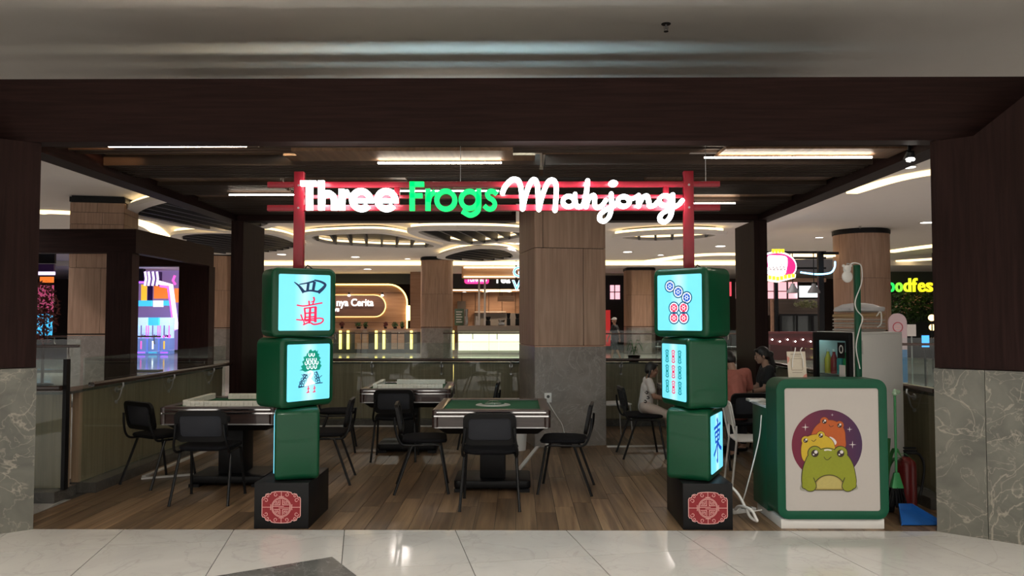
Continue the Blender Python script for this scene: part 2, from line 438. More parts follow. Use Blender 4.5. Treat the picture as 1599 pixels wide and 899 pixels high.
def C(px, py, z=CEIL): return G(px, py, z).xy
def pin(p, poly):
    r = False
    for i in range(len(poly)):
        a, b = poly[i], poly[i-1]
        if (a.y > p.y) != (b.y > p.y) and p.x < (b.x-a.x)*(p.y-a.y)/(b.y-a.y)+a.x: r = not r
    return r
finm = plain('dark_ceiling_fin', (.035, .036, .042), .6)
def island(pts, ang, step, label, rimw=.32):
    out = cr(pts, 6, True); c = sum(out, Vector((0, 0)))/len(out)
    if sum(out[i-1].cross(out[i]) for i in range(len(out))) < 0: out = out[::-1]
    n = len(out); loc = [p-c for p in out]
    nrm = [Vector((-(loc[(i+1) % n]-loc[i-1]).y, (loc[(i+1) % n]-loc[i-1]).x)).normalized() for i in range(n)]
    inner = [loc[i]+nrm[i]*rimw for i in range(n)]; strip = [loc[i]+nrm[i]*.10 for i in range(n)]; strip2 = [loc[i]+nrm[i]*.16 for i in range(n)]
    t = thing('ceiling_baffle', label, 'ceiling panel', (c.x, c.y, CEIL-.25), 0, 'wavy slatted ceiling panels')
    MB().ringprism(loc, inner, 0, .10).build('rim', M['ceil'], t)
    MB().ringprism(strip, strip2, .13, .19).build('cove_light', M['cove'], t)
    MB().prism(inner, .235, .248).build('backing', M['black'], t, smooth=0)
    Rm = Matrix.Rotation(-ang, 2); Rb = Matrix.Rotation(ang, 2); rp = [Rm @ p for p in inner]
    y = min(p.y for p in rp)+step/2; ym = max(p.y for p in rp)
    while y < ym:
        xs = []
        for i in range(n):
            a, b = rp[i], rp[i-1]
            if (a.y > y) != (b.y > y): xs.append(a.x+(b.x-a.x)*(y-a.y)/(b.y-a.y))
        xs.sort()
        for k in range(0, len(xs)-1, 2):
            if xs[k+1]-xs[k] > .25:
                a = Rb @ Vector((xs[k], y)); MB().box(0, xs[k+1]-xs[k], -.035, .035, .0, .235).build('fin', finm, t, (a.x, a.y, 0), (0, 0, ang), smooth=0)
        y += step
island([C(*p) for p in ((190, 321), (214, 302), (300, 285), (420, 290), (440, 335), (365, 349), (290, 341), (230, 329))], R(80), .42, 'dark slatted ceiling panel with pale rim above the left side beam')
island([C(*p) for p in ((266, 356), (300, 350), (380, 350), (440, 354), (478, 372), (440, 383), (370, 387), (310, 385), (285, 371))], R(70), .5, 'slatted ceiling panel with warm rim behind the left back column')
island([C(*p) for p in ((500, 352), (600, 350), (660, 362), (692, 374), (640, 377), (560, 374), (500, 369), (470, 358))], R(100), .5, 'long dark slatted ceiling panel beneath the words of the big sign')
island([C(*p) for p in ((640, 346), (720, 344), (800, 346), (838, 352), (810, 362), (740, 371), (690, 366), (650, 356))], R(80), .5, 'dark slatted ceiling panel left of the oak column under the sign')
island([C(*p) for p in ((684, 394), (706, 382), (750, 376), (800, 380), (810, 393), (750, 399))], R(60), .6, 'smallest slatted ceiling panel above the pendant coffee canopy')
island([C(*p) for p in ((955, 359), (1000, 353), (1075, 350), (1135, 353), (1095, 361), (1010, 365))], R(80), .5, 'slatted ceiling panel right of the oak column')
def cove(pts, name, w=.10, h=.06):
    q = cr(pts, 6); c = sum(q, Vector((0, 0)))/len(q)
    o = MB().ribbon([p-c for p in q], w, CEIL-h, CEIL-.002, ax='z').build(name, M['cove'], None, (c.x, c.y, 0)); struct(o)
cove([C(1480, 262), C(1400, 277), C(1330, 298)], 'trim_3', .25)
cove([C(1480, 380), C(1430, 386), C(1388, 392)], 'trim_4', .5)
cove([C(1480, 402), C(1430, 405), C(1388, 408)], 'trim_5', .6)
cove([C(1000, 409), C(1080, 398), C(1160, 396), C(1240, 402), C(1310, 398)], 'trim_6', .55)
cove([C(60, 330), C(75, 329), C(120, 331)], 'trim_7', .3)
cove([C(190, 338), C(235, 352), C(262, 372), C(290, 380)], 'trim_8', .4)
cove([C(196, 330), C(260, 345), C(330, 346), C(380, 348)], 'trim_9', .3)
ORD = 'first second third fourth fifth sixth seventh eighth ninth tenth eleventh twelfth thirteenth fourteenth fifteenth sixteenth seventeenth'.split()
def downlight(x, y, lab, r=.09, grp=None, z=CEIL):
    t = thing('ceiling_downlight', lab, 'downlight', (x, y, z-.012), 0, grp)
    MB().ringprism(circ(0, 0, r*1.3, n=20), circ(0, 0, r, n=20), 0, .011).build('bezel', M['white'], t)
    MB().prism(circ(0, 0, r*.98, n=20), .004, .011).build('lens', M['downlight'], t)
for k, (x, y) in enumerate(FOYER): downlight(x, y, 'round foyer ceiling downlight, %s counted from the kiosk side' % ORD[k], .12, 'foyer downlights')
for k, (x, y) in enumerate(sorted(HALL, key=lambda q: q[1])): downlight(x, y, 'round hall ceiling downlight, %s nearest to the kiosk' % ORD[k], .12, 'hall downlights')
for px, py, w in ((1448, 347, 'beside the right front column'), (440, 397, 'seen between left back column and red post'), (555, 401, 'above the wood café wall, left one'),
               (1125, 384, 'between right red post and right back column'), (980, 393, 'right of the big oak column'), (574, 420, 'lowest above the wood café wall')):
    p = C(px, py) if py < 410 else C(px, py, 4.12)
    downlight(p.x, p.y, 'small ceiling downlight '+w, .18, None, CEIL if py < 410 else 4.12)
def sprinkler(px, py, lab):
    p = C(px, py-3); t = thing('fire_sprinkler', lab, 'sprinkler', (p.x, p.y, CEIL))
    MB().lathe([(.0, 0), (.045, -.002), (.042, -.008), (0, -.010)][::-1], 16).build('escutcheon', M['blackm'], t)
    MB().cyl((0, 0, -.008), (0, 0, -.05), .009).cyl((-.018, 0, -.03), (-.012, 0, -.07), .004).cyl((.018, 0, -.03), (.012, 0, -.07), .004).build('head', M['steel'], t)
    MB().lathe([(0, -.078), (.022, -.076), (.022, -.072), (0, -.070)], 14).build('deflector', M['blackm'], t)
sprinkler(1040, 40, 'fire sprinkler on the white ceiling above the front beam')
sprinkler(1343, 356, 'small fire sprinkler in front of the round oak column')

# ================================================================== timber portal of the kiosk
BZ0, BZ1 = 2.985, 3.48
perg = thing('timber_portal', 'dark brown timber portal framing the mahjong kiosk', 'pergola', (0, 0, 0))
MB().box(-5.2, 5.0, 6.0, 6.17, BZ0, BZ1).build('front_beam', M['darkx'], perg, smooth=0)
MB().box(-4.15, -3.94, 6.172, 10.84, BZ0, BZ1).build('side_beam', M['darky'], perg, smooth=0)
MB().box(3.33, 3.54, 6.172, 10.84, BZ0, BZ1).build('side_beam', M['darky'], perg, smooth=0)
for x0, x1 in ((-4.15, -.04), (1.0, 3.54)): MB().box(x0, x1, 10.85, 11.1, BZ0, BZ1).build('back_beam', M['darkx'], perg, smooth=0)
MB().box(-4.02, -3.85, 10.85, 11.75, .0, BZ0-.001).build('column', M['dark'], perg, smooth=0)
MB().box(3.27, 3.45, 10.85, 11.8, .0, BZ0-.001).build('column', M['dark'], perg, smooth=0)
def flared(inner, ang, sgn):
    """front column whose face turns 40 degrees towards the hall: timber over marble slabs"""
    u = Vector((sgn*cos(ang), -sin(ang))); nrm = Vector((-u.y*sgn, u.x*sgn)); nrm = nrm if nrm.y > 0 else -nrm
    Wd = 1.0
    def bx(s0, s1, t0, t1, prof, name, m, lab=None):
        me = MB(); pts = prof
        me.prism(pts, t0, t1, ax='y')
        a = math.atan2(u.y, u.x) if sgn > 0 else math.atan2(-u.y, -u.x)
        o = me.build(name, m, perg, (inner.x, inner.y, 0), (0, 0, a), smooth=0)
        if lab: o['label'] = lab
        return o
    f = (lambda s: s) if sgn > 0 else (lambda s: -s)
    top = [(f(.004), 1.235), (f(Wd), 1.235), (f(Wd), BZ1), (f(.97), BZ1), (f(.30), BZ0-.004), (f(.004), BZ0-.004)]
    bx(0, 1, .02, .40, top, 'front_column', M['dark'])
    for s0, s1 in ((0, .335), (.339, .675), (.679, Wd)):
        bx(0, 1, 0, .40, [(f(s0), 0), (f(s1), 0), (f(s1), 1.23), (f(s0), 1.23)], 'marble_slab', M['stone'], 'grey veined marble slab')
flared(G(1463.5, 829.5).xy, R(40), 1)
flared(G(51.5, 826).xy, R(40), -1)
# slats, boards and light strips under the roof
SX0, SX1 = -3.93, 3.32
bands = [  # y0, y1, x ranges
    (6.36, 6.60, [(-3.93, -2.2), (-2.15, 3.32)]), (7.32, 8.02, [(-3.93, .2), (.25, 3.32)]), (8.42, 9.12, [(-3.93, -2.6), (-2.55, 3.32)]), (9.5, 9.82, [(-3.93, 3.32)]), (9.85, 10.8, [(-3.93, -.10), (1.18, 3.32)])]
sl_me = {}
for y0, y1, xs in bands:
    y = y0
    while y < y1:
        for x0, x1 in xs:
            k = (x0, x1)
            if k not in sl_me: o = MB().box(x0, x1, -.016, .016, 0, .10).build('slat', M['slat'], perg, smooth=0); sl_me[k] = o.data
            else: o = link('slat', sl_me[k], perg)
            o.location = (0, y, 3.06)
        y += .088
for y in (6.74, 6.86): MB().box(-3.93, 3.32, -.014, .014, 0, .05).build('slat', M['slat'], perg, (0, y, 3.08), smooth=0)
for x0, x1, y0, y1, z in ((-2.15, .15, 7.06, 7.31, 3.10), (.22, 1.6, 7.06, 7.31, 3.16), (1.75, 3.3, 6.56, 6.97, 3.045), (-1.95, -.05, 6.62, 7.04, 3.045), (-3.9, -2.2, 7.06, 7.31, 3.16), (-3.9, -1.2, 8.05, 8.4, 3.10), (-1.1, 1.3, 8.05, 8.4, 3.16),
                          (1.35, 3.3, 8.05, 8.4, 3.10), (-3.9, -2.6, 9.14, 9.48, 3.10), (-2.5, .8, 9.14, 9.48, 3.16), (.9, 3.3, 9.14, 9.48, 3.10)):
    MB().box(x0, x1, y0, y1, z, z+.03).build('board', M['board'], perg, smooth=0)
for (px0, px1, py) in ((170, 388, 229.5), (590, 785, 255.5), (1100, 1362, 247), (358, 470, 305), (612, 780, 299), (1082, 1148, 318)):
    z = 3.012; Yc = G(px0, py, z).y; x0 = G(px0, py, z).x; x1 = x0+(px1-px0)*Yc/FPX
    MB().box(x0, x1, Yc-.010, Yc+.010, z, z+.011).build('light_strip', M['led'], perg, smooth=0)
# unseen tubes, board and slats added to put a streaked glow on the ceiling
M['tube'] = glow('added_cool_tube', (.60, .90, 1), 62); M['tubew'] = glow('added_warm_tube', (1, .76, .46), 45)
MB().box(-3.93, 3.32, 6.50, 6.975, 3.40, 3.42).build('added_light_blocker', M['board'], perg, smooth=0)  # added board blocking the tubes' steep light, cuts the near edge of the glow
MB().box(-1.9, .9, 6.84, 6.87, 3.235, 3.26).build('added_tube', M['tube'], perg, smooth=0); MB().box(-3.0, -1.95, 6.84, 6.87, 3.235, 3.26).build('added_tube', M['tubew'], perg, smooth=0)
for y, z in ((7.16, 3.50), (7.27, 3.50)): MB().box(-3.93, 3.32, y-.018, y+.018, z, z+.04).build('added_streak_slat', M['slat'], perg, smooth=0)  # added slats that throw thin dark lines across the glow
# thin steel wires the sign hangs from
for px, py0, py1 in ((1102, 232, 286), (719, 234, 290)):
    a = P(px, py1, 6.36); tag(MB().cyl((a.x, 6.36, 2.71), (a.x, 6.36, 3.2), .0025, n=6).build('hanging_wire', M['steel']),
        'thin steel wire holding the red sign frame, %s one' % ('right' if px > 900 else 'left'), 'wire')
sp = P(1431, 232, 6.40); t = thing('spotlight', 'small lit triangular spotlight under the right end of the front beam', 'spotlight', (3.22, 6.42, 2.94))
MB().lathe([(.0, .05), (.03, .05), (.045, -.02), (.042, -.025), (0, -.025)][::-1], 18, Matrix.Rotation(R(30), 4, 'X')).build('housing', M['blackm'], t)
MB().ell((0, -.01, -.02), .038, .038, .02).build('lamp', M['downlight'], t)
MB().cyl((0, 0, .04), (0, 0, .12), .012).build('stem', M['blackm'], t)

t = thing('spotlight', 'added unseen warm spotlight behind the left end of the front beam', 'spotlight', (-3.45, 6.30, 3.26))  # added out of view to tint the left side beam's inner face orange
MB().cyl((0, 0, 0), (-.05, .05, -.03), .03, n=14).cyl((0, 0, 0), (0, -.12, 0), .01, n=8).build('housing', M['blackm'], t)
_l = bpy.data.lights.new('added_spot_beam', 'SPOT'); _l.energy = 26; _l.color = (1, .55, .25); _l.spot_size = R(85); _l.spot_blend = .4; _l.shadow_soft_size = .03
_o = bpy.data.objects.new('added_spot_beam', _l); COL.objects.link(_o); _o.location = (-3.52, 6.37, 3.22); _o.rotation_euler = (Vector((-3.94, 6.85, 3.08))-_o.location).to_track_quat('-Z', 'Y').to_euler()

# ================================================================== railings around the kiosk
hand = wood('handrail_wood', (.03, .014, .011), (.055, .028, .022), .25, 'x', 1.2, coat=.5)
def railing(p0, ang, L, label, pane=1.22, ends=(0, 0), brk=1.1):
    t = thing('glass_railing', label, 'railing', (p0[0], p0[1], 0), ang)
    MB().box(0, L, -.14, .20, .0, .095).build('curb', M['curb'], t, smooth=0)
    n = max(1, round(L/pane)); w = L/n
    for i in range(n):
        MB().box(i*w+.006, (i+1)*w-.006, .035, .10, .096, .93).build('oak_panel', M['oakp'], t, smooth=0)
        MB().box(i*w+.005, (i+1)*w-.005, -.006, .006, .096, 1.25).build('glass_pane', M['glass'], t, smooth=0)
    MB().box(0, L, .03, .27, .931, .955).build('cap', M['curb'], t, smooth=0)
    prof = rrect(-.105, -.045, .975, 1.02, .015, 3)
    MB().prism(prof, 0, L, ax='x').build('handrail', hand, t)
    m = max(1, round(L/brk))
    for i in range(m):
        x = (i+.5)*L/m
        MB().cyl((x, -.004, .90), (x, -.02, .90), .028, n=14).cyl((x, -.004, .78), (x, -.018, .78), .018, n=12).tube(cr([(x, -.015, .90), (x, -.05, .905), (x, -.078, .935), (x, -.075, .974)], 4), .010).tube(cr([(x, -.012, .78), (x, -.04, .82), (x, -.06, .89), (x, -.068, .93)], 4), .007).build('bracket', M['steel'], t)
    for k in ends:
        if k: MB().box(*((0-.02, .012) if k == 1 else (L-.012, L+.02)), -.03, .03, .09, 1.25).build('corner_post', M['blackm'], t, smooth=0)
    return t
railing((-4.06, 7.28), pi/2, 3.52, 'glass railing with oak lower panels along the left side of the kiosk')
railing((-5.6, 7.0), 0, 1.54, 'short glass railing beside the left front column', ends=(2, 0))
railing((-3.84, 12.0), 0, 4.25, 'glass railing at the back, left of the oak column')
railing((1.0, 12.0), 0, 2.24, 'glass railing at the back, right of the oak column')
railing((3.62, 11.7), -pi/2, 5.0, 'glass railing behind the frog counter on the right side')

# ================================================================== columns of the mall
def strip(outl, s0, s1, off):
    """points of a closed outline between two distances along it, moved outwards by off"""
    n = len(outl); d = [0]
    for i in range(n): d.append(d[-1]+(outl[(i+1) % n]-outl[i]).length)
    T = d[-1]
    def at(s):
        s %= T
        for i in range(n):
            if s <= d[i+1]+1e-9:
                a, b = outl[i], outl[(i+1) % n]; return a+(b-a)*((s-d[i])/max(1e-9, d[i+1]-d[i]))
    ss = [s0]+[x for k in (-1, 0, 1) for x in (q+k*T for q in d[:-1]) if s0+1e-6 < x < s1-1e-6]+[s1]
    ss.sort(); return [at(s) for s in ss], T
def mall_column(name, c, w, dp, rz, rad, label, rows, top=CEIL, stone_h=1.27, m=None):
    t = thing(name, label, 'column', (c[0], c[1], 0), rz)
    core = [Vector(p) for p in rrect(-w/2+.02, w/2-.02, -dp/2+.02, dp/2-.02, max(.01, rad-.02), 6)]
    outl = [Vector(p) for p in rrect(-w/2, w/2, -dp/2, dp/2, rad, 6)]
    MB().prism(core, 0, top).build('core', M['black'], t)
    MB().prism([p*1.03 for p in outl], top-.14, top-.03).build('dark_cap', M['black'], t)
    T = sum((outl[i]-outl[i-1]).length for i in range(len(outl)))
    # perimeter distance of the middle of the front face (y = -dp/2)
    i0 = max(range(len(outl)), key=lambda i: (-outl[i].y, -abs(outl[i].x)))
    dist = lambda q: sum((outl[i+1]-outl[i]).length for i in range(q))
    mids = [dist(i)+((outl[(i+1) % len(outl)]-outl[i]).length)/2 for i in range(len(outl)) if abs(outl[i].y+dp/2) < 1e-4 and abs(outl[(i+1) % len(outl)].y+dp/2) < 1e-4]
    mid = max(mids) if not mids else sorted(mids)[len(mids)//2]
    def panels(z0, z1, cuts, mt, nm, off):
        cs = sorted((mid+c_) % T for c_ in cuts)
        for i in range(len(cs)):
            a = cs[i]+.004; b = (cs[i+1] if i+1 < len(cs) else cs[0]+T)-.004
            pts, _ = strip(outl, a, b, 0)
            inn = [p-(p.normalized()*.022 if rad > .3 else Vector((math.copysign(.022, p.x) if abs(abs(p.x)-w/2) < 1e-3 else 0, math.copysign(.022, p.y) if abs(abs(p.y)-dp/2) < 1e-3 else 0))) for p in pts]
            mb = MB(); loops = [[(p.x, p.y, z0), (p.x, p.y, z1), (q.x, q.y, z1), (q.x, q.y, z0)] for p, q in zip(pts, inn)]
            mb.loft(loops); mb.build(nm, mt, t, smooth=30)
    hw = w/2
    for z0, z1, cuts in rows: panels(z0+.004, z1-.004, cuts, m or M['oak'], 'oak_panel', 0)
    panels(0, stone_h-.01, [-hw, hw, hw+dp, -hw-dp], M['stone_m'], 'marble_slab', 0)
    MB().ringprism([p*1.006 for p in outl], core, stone_h-.009, stone_h+.003).build('trim_strip', copper, t)
    return t
copper = plain('copper_trim', (.55, .30, .20), .35, .8)
hw = .47
mall_column('oak_column', (.563, 10.48), .94, 1.0, TA, .012, 'square oak clad column on a marble base in the middle of the kiosk',
            [(1.275, 2.52, [-hw, .17, hw, hw+.5, hw+1, -hw-1, -hw-.4]), (2.52, 4.2, [-hw, -hw+.11, hw, hw+.6, hw+1, -hw-1])])
c4 = lambda h, d: [-h, .1, h, h+d, -h-d]
mall_column('oak_column', (-9.45, 17.7), 1.12, 1.12, TA, .02, 'square oak column with marble base beyond the left railing', [(1.3, 2.75, c4(.56, 1.12)), (2.75, 3.72, [-.4, .56, 1.68, -1.68]), (3.72, 3.98, c4(.56, 1.12)), (3.98, 4.2, [-.56, 0, .56, 1.68, -1.68])])
mall_column('oak_column', (-12.3, 32), 1.2, 1.2, TA, .3, 'far oak column beside the left back column', [(1.3, 2.8, [-.4, .6, 1.8, -1.8]), (2.8, 4.2, [0, .6, 1.8, -1.8])])
mall_column('oak_column', (-3.6, 34.3), 1.36, 1.36, 0, .45, 'far rounded oak column left of the coffee counter', [(1.3, 2.72, [.1, 1.4, -1.2, -2.2]), (2.72, 4.2, [-.3, .55, 1.7, -1.7])])
mall_column('oak_column', (5.85, 38), 1.4, 1.4, 0, .3, 'far oak column just right of the big oak column', [(1.3, 2.8, [.25, 1.6, -1.2]), (2.8, 4.0, [-.2, .6, 1.7, -1.7])], top=4.12)
mall_column('oak_column', (10.5, 24), 1.6, 1.6, 0, .78, 'round oak column behind the white fridge', [(1.3, 2.85, [-.25, .8, 2.0, -1.8]), (2.85, 4.2, [.25, -1.0, 1.5, 2.4])])

# cable trunking on the kiosk floor
def trunk(a, b, lab):
    a, b = Vector(a), Vector(b); d = (b-a).length
    tag(MB().box(0, d, -.022, .022, .0015, .018).build('cable_trunking', M['white'], None, (a.x, a.y, 0), (0, 0, math.atan2(b.y-a.y, b.x-a.x)), smooth=0), lab, 'trunking')
g1, g2 = G(843, 694).xy, G(806, 740).xy
trunk(g1, g2, 'white floor cable trunking running from the oak column to the green table')
trunk(G(948, 698).xy, G(1034, 697).xy, 'white floor trunking right of the oak column behind the girl\'s chair')
trunk((-3.7, 11.80), (-.2, 11.80), 'white floor trunking along the back railing')
trunk((-3.80, 7.9), G(313, 741).xy, 'white floor trunking near the leftmost chair')
trunk((-3.82, 8.0), (-3.82, 10.7), 'white floor trunking along the left railing')

# ================================================================== tile tower light boxes
TW, TH, TD = .52, .552, .34
ink_navy2 = glow('deep_teal_film', lin(20, 85, 120), .5); ink_navy = glow('navy_film', lin(10, 42, 78), .55); ink_red = glow('red_film', lin(205, 30, 75), .7); ink_teal = glow('teal_film', lin(0, 120, 120), .7)
ink_blue = glow('blue_film', lin(15, 70, 165), .75); ink_white = glow('pale_film', lin(225, 235, 245), .9); ink_green = glow('green_film', lin(10, 125, 105), .7)
def rbox_loops(w, h, d, r, e, n=6):
    """rounded block: outline in x/z, rounded over at front and back (y)"""
    L = []
    for k in range(5):
        a = R(90*k/4); i = e*(1-sin(a)); y = -d/2+e*(1-cos(a)); L.append((i, y))
    for k in range(5):
        a = R(90*k/4); i = e*(1-cos(a)); y = d/2-e+e*sin(a); L.append((i, y))
    return [[(p[0], y, p[1]) for p in rrect(-w/2+i, w/2-i, i, h-i, max(.004, r-i*.5), n)] for i, y in L]
def tilebox(x, y, z, a, label, symbol):
    t = thing('tile_light_box', label, 'light box', (x, y, z), a, 'giant mahjong tile light boxes')
    MB().loft(rbox_loops(TW, TH, TD, .055, .028)).build('body', M['green'], t)
    pw, ph = TW-.105, TH-.105
    MB().prism(rrect(-pw/2, pw/2, -ph/2, ph/2, .012), -.006, .004, ax='y').build('lit_panel', M['cyan'], t, (0, -TD/2, TH/2), smooth=0)
    s = lambda name, mat, mb: mb.build(name, mat, t, (0, -TD/2-.0065, TH/2), smooth=0)
    if symbol: symbol(s, pw, ph)
    return t
def UV(pts, pw, ph, ox=0, oy=0, sx=1, sy=1): return [((((p[0]-ox)/sx)-.5)*pw, (.5-((p[1]-oy)/sy))*ph) for p in pts]
def sym_wan(s, pw, ph):
    f = lambda pts: UV(pts, pw, ph, 250, 128, 647, 694); k = pw/647
    n = MB()
    def st(mb, pts, w, cv=True):
        q = f(pts); q = cr(q, 5) if cv and len(q) > 2 else q
        ws = [(w if not isinstance(w, tuple) else w[0]+(w[1]-w[0])*i/(len(q)-1))*k for i in range(len(q))]
        mb.ribbon(q, ws, 0, -.0012)
    st(n, [(436, 224), (500, 275), (560, 350)], (10, 44)); st(n, [(500, 252), (600, 232), (690, 206)], (14, 24)); st(n, [(688, 195), (770, 212), (828, 246), (800, 295), (738, 350)], (20, 44))
    st(n, [(545, 345), (640, 326), (745, 340)], (20, 26)); st(n, [(614, 235), (602, 330)], 34); st(n, [(692, 212), (674, 325)], 36)
    s('ink_character_four', ink_navy, n)
    r = MB()
    st(r, [(470, 508), (560, 518), (690, 496), (795, 476)], 17); st(r, [(622, 452), (628, 508)], 20); st(r, [(680, 405), (690, 440), (668, 500)], (24, 16)); st(r, [(648, 470), (690, 452)], 12)
    st(r, [(568, 545), (578, 640), (572, 700)], 22); st(r, [(562, 548), (715, 528)], 18); st(r, [(708, 525), (706, 720)], 34); st(r, [(640, 535), (632, 735)], 30)
    for y in (605, 655, 700): st(r, [(575, y+4), (705, y-6)], 17)
    st(r, [(465, 686), (560, 692), (700, 672), (790, 672), (806, 700), (770, 732), (690, 746), (650, 725)], (16, 20)); st(r, [(522, 622), (548, 690)], 18); st(r, [(552, 752), (640, 712)], 18); st(r, [(560, 700), (570, 750)], 16)
    s('ink_character_ten_thousand', ink_red, r)
def sym_dots(s, pw, ph):
    blue, red, wht, edge = MB(), MB(), MB(), MB()
    pts = [(240, 287, 0), (340, 357, 0), (440, 428, 0), (287, 548, 1), (403, 548, 1), (287, 670, 1), (403, 670, 1)]
    for x, y, c in pts:
        (u, v), = UV([(x, y)], pw, ph, 85, 150, 525, 670); r = .051
        edge.ringprism(circ(u, v, r, n=32), circ(u, v, r*.80, n=32), 0, -.0009, ax='y')
        wht.prism(circ(u, v, r*.80, n=32), 0, -.0005, ax='y')
        b = red if c else blue
        b.prism(circ(u, v, r*.64, n=32), -.0004, -.0011, ax='y'); wht.ringprism(circ(u, v, r*.28, n=20), circ(u, v, r*.18, n=20), -.0009, -.0016, ax='y')
        for q in range(6): wht.prism(circ(u+r*.44*cos(q*pi/3), v+r*.44*sin(q*pi/3), r*.055, n=8), -.0009, -.0016, ax='y')
    s('dot_edges', ink_navy2, edge); s('dot_discs', ink_white, wht); s('blue_dots', ink_blue, blue); s('red_dots', ink_red, red)
def sym_bamboo(s, pw, ph):
    tl, rd = MB(), MB(); w = .0088
    for i in range(3):
        for j in range(3):
            mb = MB(); cx = (-.27+.27*i)*pw; cy = (.275-.275*j)*ph; H = .106*ph
            half = lambda sg: cr([(cx, cy), (cx-.021, cy+sg*.016), (cx-.012, cy+sg*H*.55), (cx-.025, cy+sg*H*.82), (cx-.010, cy+sg*H), (cx+.010, cy+sg*H), (cx+.025, cy+sg*H*.82), (cx+.012, cy+sg*H*.55), (cx+.021, cy+sg*.016)], 4, True)
            mb.ribbon(half(1), w, 0, -.001, True); mb.ribbon(half(-1), w, 0, -.001, True); mb.ribbon([(cx-.02, cy), (cx+.02, cy)], .008, 0, -.0012); mb.ribbon([(cx, cy-H*.8), (cx, cy+H*.8)], .003, 0, -.001); s('bamboo_stick', ink_red if i == 1 else ink_teal, mb)
def sym_peacock(s, pw, ph):
    f = lambda pts: UV(pts, pw, ph, 400, 110, 445, 620)
    tail = [(620, 180), (640, 168), (655, 190), (685, 176), (700, 195), (715, 178), (710, 215), (730, 225), (722, 245), (745, 270), (730, 290), (748, 315), (738, 335), (755, 355), (742, 378), (735, 400), (690, 405), (620, 405), (580, 415), (555, 400), (520, 395), (550, 380), (535, 350), (560, 335), (548, 300), (570, 285), (560, 250), (590, 240), (598, 212), (612, 205)]
    s('peacock_tail', ink_green, MB().prism(f(tail), 0, -.0006, ax='y'))
    e = MB()
    for row, xs in ((230, (628, 664)), (285, (606, 645, 685)), (322, (590, 628, 668, 705)), (368, (610, 650, 688))):
        for x in xs: e.ribbon(f([(x-11, row-18), (x-12, row+6), (x, row+18), (x+12, row+6), (x+11, row-18)]), .0065, -.0004, -.0012)
    s('tail_eyes', ink_white, e)
    b = MB().ribbon(cr(f([(612, 430), (632, 412), (655, 425), (652, 455), (628, 490), (612, 520)]), 5), [.014]*16+[.02]*20, -.0002, -.0014)
    b.prism(f([(625, 490), (650, 505), (670, 530), (690, 552), (640, 560), (570, 575), (595, 535)]), -.0002, -.0012, ax='y'); s('peacock_body', ink_white, b)
    wg = MB()
    wg.ribbon(f([(560, 440), (600, 450), (540, 520), (515, 570), (560, 578)]), .007, 0, -.001); wg.ribbon(f([(512, 582), (570, 574), (640, 556), (700, 550), (768, 548)]), .007, 0, -.001)
    wg.ribbon(f([(700, 415), (720, 460), (740, 540)]), .007, 0, -.001); wg.ribbon(f([(760, 465), (720, 500)]), .005, 0, -.001); wg.ribbon(f([(545, 440), (580, 480)]), .005, 0, -.001)
    for x, y in ((570, 465), (595, 470), (550, 495), (580, 500), (535, 530), (562, 532), (530, 562), (555, 560), (690, 440), (710, 470), (695, 480), (718, 505), (700, 515), (725, 532)):
        (u, v), = f([(x, y)]); wg.ringprism(circ(u, v, .0135, n=14), circ(u, v, .0085, n=14), 0, -.001, ax='y')
    s('peacock_wings', ink_navy, wg)
    lg = MB()
    for x in (615, 680): lg.ribbon(f([(x, 572), (x, 640)]), .008, 0, -.001); lg.ribbon(f([(x-18, 645), (x+12, 640)]), .008, 0, -.001); lg.ribbon(f([(x-14, 605), (x+14, 600)]), .006, 0, -.001)
    s('peacock_legs', ink_red, lg)
def sym_east(s, pw, ph):
    n = MB(); k = lambda pts, w: n.ribbon([((x-.5)*pw, (.5-y)*ph) for x, y in pts], w, 0, -.0012)
    k([(.48, .08), (.56, .17)], .03); k([(.22, .24), (.5, .215), (.80, .19)], .022); k([(.30, .31), (.34, .50)], .02); k([(.30, .32), (.70, .29)], .02); k([(.70, .28), (.66, .47)], .028); k([(.33, .40), (.67, .375)], .015); k([(.34, .49), (.67, .46)], .018)
    k([(.52, .16), (.50, .86)], .026); k([(.48, .52), (.36, .62), (.18, .70)], .024); k([(.54, .50), (.68, .60), (.86, .66)], .03); k([(.50, .86), (.43, .80)], .02)
    s('ink_character_east', ink_blue, n)
LX, LY, RX_, RY_ = -1.80, 6.37, 1.425, 6.37
Z0 = .352
tilebox(LX, LY, Z0, R(-74), 'lowest tile box of the left tower, lit face turned away to the left', sym_east)
tilebox(LX-.02, LY, Z0+TH+.004, R(53), 'middle tile box of the left tower with a teal peacock on its lit face', sym_peacock)
tilebox(LX, LY, Z0+2*TH+.008, R(32), 'top tile box of the left tower with navy and red characters', sym_wan)
tilebox(RX_, RY_, Z0, R(64), 'lowest tile box of the right tower with a blue character seen edge on', sym_east)
tilebox(RX_-.01, RY_, Z0+TH+.004, R(-75), 'middle tile box of the right tower with nine bamboo sticks', sym_bamboo)
tilebox(RX_-.02, RY_, Z0+2*TH+.008, R(-46), 'top tile box of the right tower with seven dots', sym_dots)

